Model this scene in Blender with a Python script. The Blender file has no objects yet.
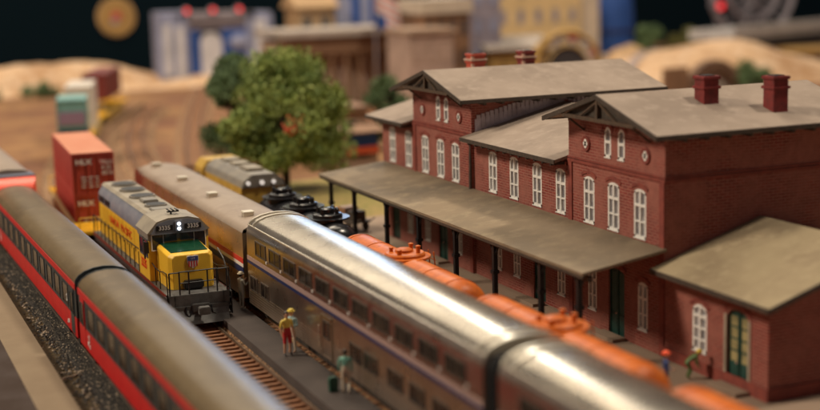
import bpy, math, random
from mathutils import Vector, Matrix
R = random.Random(7)
S = 1/87.0            # everything is laid out in full-size metres and reduced to model scale (1:87) at the end
C = bpy.context.scene.collection
PI = math.pi

# ------------------------------------------------------------------ materials
def mat(name, col, rough=.6, metal=0., col2=None, ns=1.5, lo=.4, hi=.62, bump=0., bs=8., detail=6,
        emit=None, es=1., spec=.5, kind='noise', stretch=(1, 1, 1), col3=None, n3=.4, rvar=0., coat=0., alpha=1., trans=0.):
    m = bpy.data.materials.new(name); m.use_nodes = True
    nt = m.node_tree; N = nt.nodes; L = nt.links
    b = N['Principled BSDF']
    b.inputs['Base Color'].default_value = (*col, 1); b.inputs['Roughness'].default_value = rough
    b.inputs['Metallic'].default_value = metal; b.inputs['Specular IOR Level'].default_value = spec
    b.inputs['Coat Weight'].default_value = coat; b.inputs['Transmission Weight'].default_value = trans
    if emit: b.inputs['Emission Color'].default_value = (*emit, 1); b.inputs['Emission Strength'].default_value = es
    tc = N.new('ShaderNodeTexCoord')
    mp = N.new('ShaderNodeMapping'); L.new(tc.outputs['Object'], mp.inputs[0])
    mp.inputs['Scale'].default_value = tuple(s/S for s in stretch)
    def noise(sc, det=detail, ro=.6):
        n = N.new('ShaderNodeTexNoise'); n.inputs['Scale'].default_value = sc
        n.inputs['Detail'].default_value = det; n.inputs['Roughness'].default_value = ro
        L.new(mp.outputs[0], n.inputs['Vector']); return n
    def ramp(src, lo, hi, a=(0, 0, 0), c=(1, 1, 1)):
        r = N.new('ShaderNodeValToRGB'); r.color_ramp.elements[0].position = lo; r.color_ramp.elements[1].position = hi
        r.color_ramp.elements[0].color = (*a, 1); r.color_ramp.elements[1].color = (*c, 1)
        L.new(src, r.inputs[0]); return r
    def mix(fac, a, c):
        x = N.new('ShaderNodeMix'); x.data_type = 'RGBA'; L.new(fac, x.inputs[0])
        for i, v in ((6, a), (7, c)):
            if isinstance(v, tuple): x.inputs[i].default_value = (*v, 1)
            else: L.new(v, x.inputs[i])
        return x.outputs[2]
    cur = None
    if kind == 'brick':
        sx = N.new('ShaderNodeSeparateXYZ'); L.new(mp.outputs[0], sx.inputs[0])
        ad = N.new('ShaderNodeMath'); L.new(sx.outputs[0], ad.inputs[0]); L.new(sx.outputs[1], ad.inputs[1])
        cb = N.new('ShaderNodeCombineXYZ'); L.new(ad.outputs[0], cb.inputs[0]); L.new(sx.outputs[2], cb.inputs[1])
        bt = N.new('ShaderNodeTexBrick'); L.new(cb.outputs[0], bt.inputs['Vector'])
        bt.inputs['Scale'].default_value = 1; bt.inputs['Brick Width'].default_value = .42; bt.inputs['Row Height'].default_value = .13
        bt.inputs['Mortar Size'].default_value = .016; bt.inputs['Mortar Smooth'].default_value = .3
        bt.inputs['Color1'].default_value = (*col, 1); bt.inputs['Color2'].default_value = (*col2, 1); bt.inputs['Mortar'].default_value = (*col3, 1)
        n = noise(.45); r = ramp(n.outputs[0], .40, .60)
        cur = mix(r.outputs[0], bt.outputs[0], tuple(n3*c + (1-n3)*d for c, d in zip(col3, col)))
        n2 = noise(3.); r2 = ramp(n2.outputs[0], .3, .75, (.78,)*3, (1.1,)*3)
        mx = N.new('ShaderNodeMix'); mx.data_type = 'RGBA'; mx.blend_type = 'MULTIPLY'; mx.inputs[0].default_value = 1
        L.new(cur, mx.inputs[6]); L.new(r2.outputs[0], mx.inputs[7]); cur = mx.outputs[2]
        bp = N.new('ShaderNodeBump'); bp.inputs['Strength'].default_value = .5; bp.inputs['Distance'].default_value = .02*S; bp.invert = True
        L.new(bt.outputs['Fac'], bp.inputs['Height']); L.new(bp.outputs[0], b.inputs['Normal'])
    else:
        if col2:
            n = noise(ns); r = ramp(n.outputs[0], lo, hi); cur = mix(r.outputs[0], col, col2)
            if col3:
                n = noise(ns*5.3); r = ramp(n.outputs[0], .5, .72); cur = mix(r.outputs[0], cur, col3)
        if kind == 'speckle':
            v = N.new('ShaderNodeTexVoronoi'); v.inputs['Scale'].default_value = bs; L.new(mp.outputs[0], v.inputs['Vector'])
            sp = N.new('ShaderNodeSeparateColor'); L.new(v.outputs['Color'], sp.inputs[0])
            r = ramp(sp.outputs[0], .2, .9, (.35,)*3, (1.7,)*3)
            mx = N.new('ShaderNodeMix'); mx.data_type = 'RGBA'; mx.blend_type = 'MULTIPLY'; mx.inputs[0].default_value = 1
            if cur is None: mx.inputs[6].default_value = (*col, 1)
            else: L.new(cur, mx.inputs[6])
            L.new(r.outputs[0], mx.inputs[7]); cur = mx.outputs[2]
            if bump:
                bp = N.new('ShaderNodeBump'); bp.inputs['Strength'].default_value = bump; bp.inputs['Distance'].default_value = .08*S
                L.new(v.outputs['Distance'], bp.inputs['Height']); bp.invert = True; L.new(bp.outputs[0], b.inputs['Normal'])
        elif bump:
            n = noise(bs); bp = N.new('ShaderNodeBump'); bp.inputs['Strength'].default_value = bump; bp.inputs['Distance'].default_value = .04*S
            L.new(n.outputs[0], bp.inputs['Height']); L.new(bp.outputs[0], b.inputs['Normal'])
    if cur is not None: L.new(cur, b.inputs['Base Color'])
    if rvar:
        n = noise(ns*1.7); mr = N.new('ShaderNodeMapRange'); L.new(n.outputs[0], mr.inputs[0])
        mr.inputs[1].default_value = .3; mr.inputs[2].default_value = .7
        mr.inputs[3].default_value = max(.02, rough-rvar); mr.inputs[4].default_value = rough+rvar; L.new(mr.outputs[0], b.inputs['Roughness'])
    return m

K = {}
K['brick'] = mat('brick', (.275, .041, .030), .75, col2=(.19, .030, .024), col3=(.42, .22, .165), kind='brick', n3=.42)
K['brickplain'] = mat('brick_trim', (.27, .060, .042), .75, col2=(.19, .042, .032), ns=2, bump=.2)
K['chim'] = mat('chimney_brick', (.23, .026, .024), .6, col2=(.15, .02, .019), ns=3, bump=.25)
K['chimpale'] = mat('chimney_band', (.55, .36, .28), .7)
K['roof'] = mat('roof_felt', (.305, .24, .19), .85, col2=(.235, .182, .142), ns=.3, col3=(.335, .268, .215), bump=.25, bs=14)
K['roofext'] = mat('roof_felt_pale', (.29, .228, .135), .85, col2=(.225, .17, .10), ns=.4, col3=(.32, .255, .155), bump=.25, bs=14)
K['canopy'] = mat('canopy_felt', (.225, .17, .108), .8, col2=(.15, .118, .08), ns=.22, lo=.42, hi=.66, col3=(.28, .22, .14), bump=.25, bs=14)
K['trimdark'] = mat('dark_timber', (.045, .034, .026), .65, col2=(.075, .055, .04), ns=5)
K['truss'] = mat('brown_timber', (.10, .065, .04), .65, col2=(.06, .04, .028), ns=5)
K['white'] = mat('white_paint', (.86, .84, .80), .5, col2=(.76, .74, .70), ns=4)
K['pane'] = mat('window_pane', (.22, .21, .23), .15, col2=(.42, .40, .41), ns=1.1, lo=.45, hi=.6)
K['green'] = mat('dark_green_door', (.012, .055, .045), .45, col2=(.02, .075, .06), ns=3)
K['stone'] = mat('stone', (.42, .35, .27), .85, col2=(.30, .25, .19), ns=1.5, bump=.2)
K['siding'] = mat('grey_siding', (.58, .52, .58), .6, col2=(.42, .36, .40), ns=1.2)
K['iron'] = mat('black_iron', (.012, .013, .015), .45)
# rolling stock
K['silver'] = mat('stainless_side', (.68, .60, .51), .3, 1., col2=(.60, .51, .42), ns=.5, rvar=.05)
K['silverroof'] = mat('stainless_roof', (.60, .54, .44), .27, .92, col2=(.52, .46, .37), ns=.35, rvar=.03)
K['silverlip'] = mat('bright_roof_edge', (.78, .72, .60), .38, .8)
K['bagside'] = mat('bronze_side', (.66, .47, .28), .30, .85, col2=(.58, .38, .22), ns=.4, rvar=.06)  # silver side; its warm tint paints in the reflected orange
K['bagroof'] = mat('tan_roof', (.30, .235, .18), .5, col2=(.25, .19, .145), ns=.5, col3=(.33, .26, .20))
K['sred'] = mat('stripe_red', (.55, .035, .03), .4)
K['swhite'] = mat('stripe_white', (.72, .68, .64), .4)
K['sblue'] = mat('stripe_blue', (.012, .026, .10), .35)
K['spink'] = mat('stripe_pink', (.50, .36, .33), .35, .3)
K['under'] = mat('underframe_black', (.018, .016, .015), .7, col2=(.05, .038, .028), ns=3)
K['glass'] = mat('coach_glass', (.014, .011, .010), .12, spec=.3, col2=(.05, .035, .025), ns=1.3)
K['frame'] = mat('window_frame_bronze', (.13, .105, .085), .5, .5)
K['diaph'] = mat('diaphragm_rubber', (.008, .008, .010), .8)
K['redcoach'] = mat('coach_red', (.60, .016, .018), .4, spec=.25, col2=(.52, .014, .016), ns=.8)
K['greyband'] = mat('coach_dark_band', (.035, .042, .045), .4)
K['coachroof'] = mat('coach_roof', (.15, .108, .056), .34, col2=(.115, .082, .044), ns=.35, col3=(.175, .13, .07), spec=.4)
K['orangered'] = mat('signal_red_nose', (.85, .10, .05), .4)
K['slate'] = mat('slate_band', (.10, .11, .16), .5)
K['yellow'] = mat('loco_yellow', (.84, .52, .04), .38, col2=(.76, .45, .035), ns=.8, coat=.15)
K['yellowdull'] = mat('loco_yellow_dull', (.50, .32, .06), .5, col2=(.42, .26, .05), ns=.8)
K['locogrey'] = mat('loco_grey', (.19, .175, .155), .5, col2=(.25, .225, .185), ns=.9, col3=(.17, .165, .155))
K['locoband'] = mat('loco_slate_side', (.19, .21, .26), .45, col2=(.25, .26, .30), ns=1.)
K['lococream'] = mat('loco_roof_tan', (.31, .27, .205), .55, col2=(.235, .205, .16), ns=.9)
K['pilot'] = mat('pilot_grey', (.10, .10, .098), .6, col2=(.06, .058, .055), ns=2.5)
K['greentop'] = mat('antiglare_green', (.006, .045, .022), .2, col2=(.01, .06, .03), ns=1.5)
K['redletter'] = mat('red_lettering', (.62, .05, .012), .4)
K['redsill'] = mat('red_sill_line', (.22, .03, .02), .4)
K['shieldblue'] = mat('shield_blue', (.05, .08, .25), .4)
K['locoglass'] = mat('cab_glass', (.03, .035, .05), .07)
K['board'] = mat('number_board', (.01, .01, .012), .4)
K['lamp'] = mat('lamp_lens', (1, 1, 1), .3, emit=(.85, .92, 1.), es=3.4)
K['lampwarm'] = mat('lamp_lens_warm', (1, 1, 1), .3, emit=(1., .9, .82), es=.45)
K['redlamp'] = mat('red_lamp_lens', (1, .05, .05), .3, emit=(1., .03, .045), es=.9)
K['steel'] = mat('rail_steel', (.50, .38, .27), .3, 1., col2=(.38, .25, .16), ns=3)
K['rust'] = mat('rail_web_rust', (.20, .10, .05), .7)
K['sleeper'] = mat('sleeper_wood', (.30, .13, .055), .8, col2=(.20, .09, .042), ns=2.5, bump=.3)
K['orange'] = mat('tank_orange', (.60, .15, .02), .42, spec=.2, col2=(.50, .115, .018), ns=.9, col3=(.38, .09, .025))
K['orangedk'] = mat('tank_orange_end', (.55, .085, .03), .4)
K['black'] = mat('tank_black', (.012, .012, .014), .25)
K['cont'] = mat('container_red', (.42, .06, .045), .5, col2=(.35, .05, .038), ns=.8)
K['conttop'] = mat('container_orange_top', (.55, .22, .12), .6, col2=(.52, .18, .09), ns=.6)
K['contmark'] = mat('container_marking', (.72, .68, .66), .5)
K['teal'] = mat('container_teal', (.14, .30, .29), .5, col2=(.18, .36, .34), ns=.5)
K['lilac'] = mat('container_lilac_panel', (.25, .17, .26), .5)
K['navy'] = mat('container_navy', (.035, .045, .14), .5)
K['contwhite'] = mat('container_white', (.62, .58, .52), .5, col2=(.55, .50, .44), ns=.5)
K['maroon'] = mat('container_maroon', (.16, .025, .022), .5)
# ground
K['ground'] = mat('layout_brown_earth', (.175, .072, .032), .9, col2=(.29, .155, .06), ns=.06, col3=(.11, .045, .024), bump=.4, bs=3, lo=.42, hi=.62)
K['ballast'] = mat('ballast_brown', (.24, .13, .06), .9, kind='speckle', bs=7., bump=.8, col2=(.25, .15, .08), ns=.4)
K['ballastdark'] = mat('ballast_dark', (.035, .030, .025), .9, kind='speckle', bs=7., bump=.8, col2=(.05, .04, .028), ns=.6)
K['moss'] = mat('olive_scatter', (.085, .052, .018), .95, col2=(.05, .036, .015), ns=1.2, col3=(.13, .075, .025), bump=.8, bs=6)
K['platform'] = mat('platform_asphalt', (.078, .066, .062), .95, spec=.2, col2=(.095, .080, .074), ns=.5, bump=.12, bs=20)
K['concrete'] = mat('platform_concrete', (.225, .172, .115), .9, spec=.15, col2=(.20, .15, .10), ns=.35, bump=.12, bs=14)
K['darkstrip'] = mat('dark_platform', (.05, .036, .03), .95, spec=.1, col2=(.07, .055, .05), ns=.3)
K['paving'] = mat('station_paving', (.27, .19, .135), .85, col2=(.28, .21, .15), ns=.5, bump=.15, bs=12)
K['grass'] = mat('yellow_green_turf', (.22, .19, .05), .95, col2=(.30, .21, .08), ns=.25, col3=(.12, .13, .03), bump=.6, bs=5)
K['sand'] = mat('sand_hill', (.56, .37, .22), .9, col2=(.38, .22, .11), ns=.12, lo=.45, hi=.6, col3=(.68, .52, .38), bump=.3, bs=1.)
K['path'] = mat('lilac_path', (.34, .27, .25), .9, col2=(.28, .22, .2), ns=.3)
K['backdrop'] = mat('black_drape', (.004, .009, .013), .95, spec=.0)
K['bark'] = mat('bark', (.06, .042, .03), .9, bump=.5, bs=6)
def leafmat(name, a, b_, c):
    return mat(name, a, .7, col2=b_, ns=.7, col3=c, n3=.5, lo=.42, hi=.58)
K['leaf'] = leafmat('leaf_green', (.27, .34, .075), (.13, .20, .045), (.40, .43, .12))
K['leafdk'] = leafmat('leaf_dark_green', (.11, .175, .07), (.07, .125, .05), (.15, .21, .08))
K['leaflt'] = leafmat('leaf_olive', (.14, .11, .03), (.09, .12, .025), (.22, .24, .05))
K['coral'] = mat('coral_blossom', (.72, .13, .05), .6)
for n, c in dict(bbrown=(.24, .13, .07), bdark=(.16, .09, .055), bbeige=(.40, .28, .20), bpink=(.46, .33, .27), bgreyroof=(.42, .36, .31),
                 blav=(.30, .27, .33), byellow=(.62, .46, .24), bcream=(.56, .47, .37), bblue=(.02, .08, .32), bgold=(.48, .30, .09),
                 bochre=(.34, .20, .06), bsalmon=(.70, .30, .25), bwhite=(.62, .60, .62), blilac=(.30, .32, .46), bdeck=(.42, .40, .40),
                 bgrey=(.27, .24, .27), btan=(.46, .30, .16), bred=(.5, .05, .05), bolive=(.22, .26, .16), bdarkwin=(.05, .045, .05)).items():
    K[n] = mat(n[1:]+'_model_paint', c, .7, col2=tuple(v*.8 for v in c), ns=.5)
for n, c in dict(skin=(.66, .38, .25), hair=(.05, .03, .02), blonde=(.72, .5, .10), pyellow=(.88, .68, .12), pred=(.60, .03, .04), pblue=(.35, .52, .55),
                 pteal=(.20, .50, .40), pdkgreen=(.015, .075, .05), pcream=(.70, .62, .48), pgrey=(.50, .50, .41), pblack=(.02, .02, .02), pnavy=(.03, .05, .16),
                 pbrown=(.28, .15, .08), phelmet=(.85, .10, .03), pgreen=(.10, .16, .05), hatyel=(.80, .62, .10), hatpale=(.68, .60, .42)).items():
    K[n] = mat('figure_'+n.lstrip('p'), c, .5)

# ------------------------------------------------------------------ mesh helpers
class MB:
    def __init__(s): s.v = []; s.f = []; s.m = []
    def add(s, vs, fs, mi=0):
        o = len(s.v); s.v += [tuple(p) for p in vs]; s.f += [tuple(i+o for i in f) for f in fs]; s.m += [mi]*len(fs); return s
    def box(s, x0, x1, y0, y1, z0, z1, mi=0):
        vs = [(x, y, z) for z in (z0, z1) for x, y in ((x0, y0), (x1, y0), (x1, y1), (x0, y1))]
        return s.add(vs, [(3, 2, 1, 0), (4, 5, 6, 7), (0, 1, 5, 4), (1, 2, 6, 5), (2, 3, 7, 6), (3, 0, 4, 7)], mi)
    def loft(s, rings, mi=0, cap=True, close=True):
        n = len(rings[0]); vs = [p for r in rings for p in r]; fs = []
        for k in range(len(rings)-1):
            for i in range(n if close else n-1):
                j = (i+1) % n; fs.append((k*n+i, k*n+j, (k+1)*n+j, (k+1)*n+i))
        if cap: fs.append(tuple(range(n-1, -1, -1))); fs.append(tuple((len(rings)-1)*n+i for i in range(n)))
        return s.add(vs, fs, mi)
    def ext(s, poly, ax, a, b, mi=0):     # polygon in the two other axes, extruded along ax from a to b
        def P(u, w, t): return (t, u, w) if ax == 0 else ((u, t, w) if ax == 1 else (u, w, t))
        return s.loft([[P(u, w, a) for u, w in poly], [P(u, w, b) for u, w in poly]], mi)
    def cyl(s, p0, p1, r0, r1=None, n=16, mi=0, cap=True):
        r1 = r0 if r1 is None else r1; p0 = Vector(p0); p1 = Vector(p1); d = (p1-p0).normalized()
        a = d.orthogonal().normalized(); b = d.cross(a)
        rg = lambda p, r: [p+(a*math.cos(t)+b*math.sin(t))*r for t in (2*PI*i/n for i in range(n))]
        return s.loft([rg(p0, r0), rg(p1, r1)], mi, cap)
    def tube(s, pts, r, n=8, mi=0):
        for a, b in zip(pts, pts[1:]): s.cyl(a, b, r, n=n, mi=mi)
        return s
    def lathe(s, prof, ax, c, n=24, mi=0):  # prof (t along axis, radius), ax 1 or 2
        rings = []
        for t, r in prof:
            ring = []
            for i in range(n):
                q = 2*PI*i/n; u, w = math.cos(q)*r, math.sin(q)*r
                ring.append((c[0]+u, c[1]+t, c[2]+w) if ax == 1 else ((c[0]+u, c[1]+w, c[2]+t) if ax == 2 else (c[0]+t, c[1]+u, c[2]+w)))
            rings.append(ring)
        return s.loft(rings, mi)
    def ball(s, c, r, n=12, sc=(1, 1, 1), mi=0):
        rings = []
        for k in range(1, n//2+1):
            ph = PI*(k-.5)/(n//2+0.0)
            rings.append([(c[0]+r*sc[0]*math.sin(ph)*math.cos(2*PI*i/n), c[1]+r*sc[1]*math.sin(ph)*math.sin(2*PI*i/n), c[2]+r*sc[2]*math.cos(ph)) for i in range(n)])
        return s.loft(rings, mi)

def link(name, me, parent=None, loc=(0, 0, 0)):
    o = bpy.data.objects.new(name, me); C.objects.link(o); o.location = loc
    if parent: o.parent = parent
    return o
def obj(name, mb, mats, parent=None, loc=(0, 0, 0), smooth=None, label=None, bevel=0):
    me = bpy.data.meshes.new(name); me.from_pydata(mb.v, [], mb.f)
    if isinstance(mats, str): mats = [mats]
    for m in mats: me.materials.append(K[m])
    me.polygons.foreach_set('material_index', mb.m)
    import bmesh
    bm = bmesh.new(); bm.from_mesh(me)
    if bevel:
        bmesh.ops.remove_doubles(bm, verts=bm.verts, dist=1e-5)
        es = [e for e in bm.edges if len(e.link_faces) == 2 and e.calc_face_angle(0) > .6]
        bmesh.ops.bevel(bm, geom=es, offset=bevel, segments=2, affect='EDGES', clamp_overlap=True)
    bmesh.ops.recalc_face_normals(bm, faces=bm.faces); bm.to_mesh(me); bm.free()
    if smooth:
        me.polygons.foreach_set('use_smooth', [True]*len(me.polygons)); me.set_sharp_from_angle(angle=math.radians(smooth))
    o = link(name, me, parent, loc)
    if label: o['label'] = label
    return o
def thing(name, label, cat, loc=(0, 0, 0), rz=0, group=None):
    o = bpy.data.objects.new(name, None); C.objects.link(o); o.location = loc; o.rotation_euler = (0, 0, rz)
    o.empty_display_size = .01
    return tag(o, label, cat, group)
def tag(o, label, cat, group=None):
    o['label'] = label; o['category'] = cat
    if group: o['group'] = group
    return o
def struct(name, mb, m, **k):
    o = obj(name, mb, m, **k); o['kind'] = 'structure'; return o
def copy_tree(o, parent=None):
    c = o.copy(); C.objects.link(c)
    if parent: c.parent = parent
    for ch in list(o.children): copy_tree(ch, c)
    return c
def text(name, s, size, pos, m, parent, plane='-X', ext=.01, sx=1., align='CENTER', bold=.0):
    cu = bpy.data.curves.new(name, 'FONT'); cu.body = s; cu.size = size; cu.align_x = align; cu.align_y = 'CENTER'
    cu.extrude = ext; cu.offset = bold; cu.resolution_u = 2
    t = bpy.data.objects.new(name, cu); C.objects.link(t); bpy.context.view_layer.update()
    me = bpy.data.meshes.new_from_object(t); bpy.data.objects.remove(t)
    me.transform(Matrix.Diagonal((sx, 1, 1, 1)))
    if plane == '-X': M4 = Matrix(((0, 0, -1, 0), (-1, 0, 0, 0), (0, 1, 0, 0), (0, 0, 0, 1)))
    else: M4 = Matrix(((1, 0, 0, 0), (0, 0, -1, 0), (0, 1, 0, 0), (0, 0, 0, 1)))
    me.transform(M4); me.transform(Matrix.Translation(pos)); me.materials.clear(); me.materials.append(K[m])
    return link(name, me, parent)

# ------------------------------------------------------------------ ground and setting
g = MB(); g.box(-120, 260, -10, 330, -2.2, -.5); struct('ground', g, 'ground')
p = MB(); p.ext([(16.22, 20), (18.02, 20), (18.02, 72), (16.62, 72), (16.45, 62)], 2, -.5, .3); struct('platform', p, 'platform')
p = MB(); p.ext([(6.42, -.5), (7.9, -.5), (7.9, .3), (6.42, .3)], 1, 20, 118); struct('concrete_edge_of_platform', p, 'concrete')
p = MB(); p.box(-30, 6.42, 20, 118, -.5, .292); struct('dark_platform', p, 'darkstrip')
p = MB(); p.box(26.1, 47, 10, 84, -.5, .28); struct('station_pavement', p, 'paving')
p = MB()
for k in range(24): p.box(26.0, 26.5, 12+k*3., 14.97+k*3., -.45, .33)
struct('pavement_edge', p, 'stone')
# lawn beyond the station
p = MB(); n = 24
vs = [(25.9+16*i/n, 84.5+22*j/n, -.44+.5*math.sin(PI*i/n)*math.sin(PI*j/n)+R.uniform(-.05, .05)) for j in range(n+1) for i in range(n+1)]
p.add(vs, [(j*(n+1)+i, j*(n+1)+i+1, (j+1)*(n+1)+i+1, (j+1)*(n+1)+i) for j in range(n) for i in range(n)])
o = obj('lawn', p, 'grass', smooth=60); o['kind'] = 'structure'
# mossy shoulder and ballast at the left
p = MB(); p.loft([[(8.0, y, -.5), (9.2, y, -.5), (8.9, y, -.18), (8.35, y, -.28), (8.0, y, -.38)] for y in (20, 118)]); struct('mossy_verge', p, 'moss')

def track_x(kind):
    if kind == 'loco': return lambda y: 15.45+max(0, y-80)**2*.0022
    if kind == 'sup': return lambda y: 19.58+max(0, y-92)**2*.0022
    if kind == 'tank': return lambda y: 23.7+max(0, y-92)**2*.0022
    if kind == 'coach': return lambda y: 10.57+.0122*(60-y)
TX = {k: track_x(k) for k in ('loco', 'sup', 'tank', 'coach')}
def strip(fx, y0, y1, dy, prof):     # prof: list of (x offset, z)
    rings = []; y = y0
    while y < y1+1e-6:
        rings.append([(fx(y)+u, y, z) for u, z in prof]); y += dy
    return MB().loft(rings)
def track(fx, y0, y1, label, each=None, bed='ballast', dy=4., bedp=None):
    b = strip(fx, y0, y1, dy, bedp or [(-2., -.49), (2., -.49), (1.45, -.2), (-1.45, -.2)]); struct('track_bed', b, bed)
    t = thing('railway_track', label, 'railway track', (fx(y0), y0, -.2)); ox, oy = fx(y0), y0
    for s in (-.74, .74):
        b = strip(fx, y0, y1, dy, [(s-.07, -.06), (s+.07, -.06), (s+.03, -.03), (s+.035, .0), (s-.035, .0), (s-.03, -.03)])
        w = strip(fx, y0, y1, dy, [(s-.012, -.17), (s+.012, -.17), (s+.012, -.03), (s-.012, -.03)])
        f = strip(fx, y0, y1, dy, [(s-.07, -.185), (s+.07, -.185), (s+.012, -.165), (s-.012, -.165)])
        m = MB(); m.add(b.v, b.f, 0); m.add(w.v, w.f, 1); m.add(f.v, f.f, 1)
        m.v = [(x-ox, y-oy, z+.2) for x, y, z in m.v]; obj('rail', m, ['steel', 'rust'], t)
    y = y0+.3; rest = MB()
    while y < y1:
        x = fx(y)-ox
        if each and each[0] <= y <= each[1]:
            m = MB(); j = R.uniform(-.03, .03)
            m.box(x-1.28+j, x+1.28+j, y-oy-.13, y-oy+.13, -.06, .065)
            for s in (-.74, .74): m.box(x+s-.17, x+s+.17, y-oy-.09, y-oy+.09, .065, .077)
            obj('sleeper', m, 'sleeper', t)
        else: rest.box(x-1.28, x+1.28, y-oy-.13, y-oy+.13, -.06, .02)
        y += .62
    if rest.v: r = obj('sleeper_row', rest, 'sleeper', t); r['kind'] = 'stuff'
    return t
track(TX['loco'], 20, 176, 'brown track in front of the yellow locomotive with bare sleepers showing', each=(36, 63), bedp=[(-2.4, -.49), (1.9, -.49), (1.9, .13), (1.08, .1), (.9, -.2), (.84, -.25), (-2.2, -.25)])
track(TX['sup'], 14, 176, 'track under the silver double deck coaches')
track(TX['tank'], 14, 176, 'track under the orange tank cars beside the station pavement')
track(TX['coach'], 20, 176, 'track under the red passenger coaches', bed='ballastdark', bedp=[(-2.25, -.49), (2., -.49), (1.45, -.155), (-1.5, -.155)])
# loose stones
def stones(name, region, n, mats, smin, smax, z):
    m = MB()
    for i in range(n):
        x, y = region(); s = R.uniform(smin, smax); a = R.uniform(0, PI); mi = R.randrange(len(mats))
        c, q = math.cos(a)*s, math.sin(a)*s; h = s*R.uniform(.5, .9); zz = z+R.uniform(-.02, .03)
        m.add([(x+c, y+q, zz), (x-q, y+c, zz), (x-c*R.uniform(.6, 1), y-q, zz), (x+q, y-c, zz), (x+R.uniform(-.3, .3)*s, y, zz+h)],
              [(0, 1, 4), (1, 2, 4), (2, 3, 4), (3, 0, 4), (3, 2, 1, 0)], mi)
    o = obj(name, m, mats); o['kind'] = 'stuff'; o['label'] = name.replace('_', ' '); return o
K['stonea'] = mat('gravel_dark', (.035, .030, .026), .8); K['stoneb'] = mat('gravel_grey', (.10, .085, .07), .8)
K['stonec'] = mat('gravel_pale', (.42, .33, .24), .8); K['stoned'] = mat('gravel_brown', (.20, .10, .045), .8)
stones('dark_gravel', lambda: (R.triangular(8.3, 10.3, 9.4), R.uniform(40, 86)), 7500, ['stonea', 'stonea', 'stonea', 'stonea', 'stoneb', 'stonec'], .05, .11, -.2)
stones('mossy_gravel', lambda: (R.triangular(8.0, 9.0, 8.4), R.uniform(42, 84)), 1800, ['stonea', 'stoned', 'moss', 'stonec'], .04, .09, -.36)
stones('brown_ballast_stones', lambda: (TX['loco'](50)+R.uniform(-1.5, 1.35), R.uniform(34, 64)), 5200, ['stoned', 'stoned', 'stoneb', 'stonea', 'stonec'], .03, .065, -.26)
stones('ballast_stones_beside_platform', lambda: (R.uniform(18.05, 18.5), R.uniform(40, 70)), 500, ['stonea', 'stoned'], .05, .1, -.3)
m = MB(); m.tube([(7.95, 57.2, -.2), (8.3, 57.5, -.12), (8.65, 57.6, -.14), (9.2, 58.3, -.16)], .045, 6)
tag(obj('dry_twig', m, 'stonec', smooth=40), 'pale dry twig lying across the gravel beside the red coaches', 'twig')

# hills as one sheet each
def hillsheet(name, x0, x1, y0, y1, hf, m, nx=60, ny=24):
    p = MB()
    vs = [(x0+(x1-x0)*i/nx, y0+(y1-y0)*j/ny, hf(x0+(x1-x0)*i/nx, y0+(y1-y0)*j/ny)) for j in range(ny+1) for i in range(nx+1)]
    p.add(vs, [(j*(nx+1)+i, j*(nx+1)+i+1, (j+1)*(nx+1)+i+1, (j+1)*(nx+1)+i) for j in range(ny) for i in range(nx)])
    return struct(name, p, m, smooth=50)
def wob(x, y): return .35*math.sin(x*.31+y*.2)+.25*math.sin(x*.73-y*.33+1)+.18*math.sin(x*1.7+y*.9)
def hL(x, y):
    t = max(0, min(1, (y-203)/6)); prof = 3.9 if x < 40 else max(1.6, 3.9-(x-40)*.38)
    if x > 62: prof = max(.3, 2.2-(x-62)*.15)
    b = max(0, min(1, (y-210)/14)); return -.8+(prof+.5+wob(x, y)*.5)*math.sin(t*PI/2)*(1-b*b*(3-2*b))
hillsheet('sand_hills', -60, 90, 202, 232, hL, 'sand', 90, 24)
def hR(x, y):
    e = math.exp(-((x-117)/13.5)**2*1.)*5.9+math.exp(-((x-101)/10)**2)*1.6
    t = max(0, min(1, (y-150)/11)); b = max(0, min(1, (y-163)/34)); return -.8+(e*.9+.5+wob(x*.6, y*.6)*.8)*math.sin(t*PI/2)*(1-.95*b)
hillsheet('sand_mountain', 84, 165, 150, 200, hR, 'sand', 70, 30)
p = MB(); rows = []
for i in range(31):
    t = i/30; x = 98+34*t; y = 158+22*t+3*math.sin(t*5)
    rows.append([(x+dx, y+dy, max(hR(x+dx, y+dy), hR(x, y))+.12) for dx, dy in ((0, -1.2), (0, 0), (0, 1.2))])
p.loft(rows, cap=False, close=False); struct('hill_path', p, 'path', smooth=60)
# black drape behind the layout
p = MB(); p.box(-170, 420, 240, 241, -3, 21); struct('backdrop', p, 'backdrop')

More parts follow.
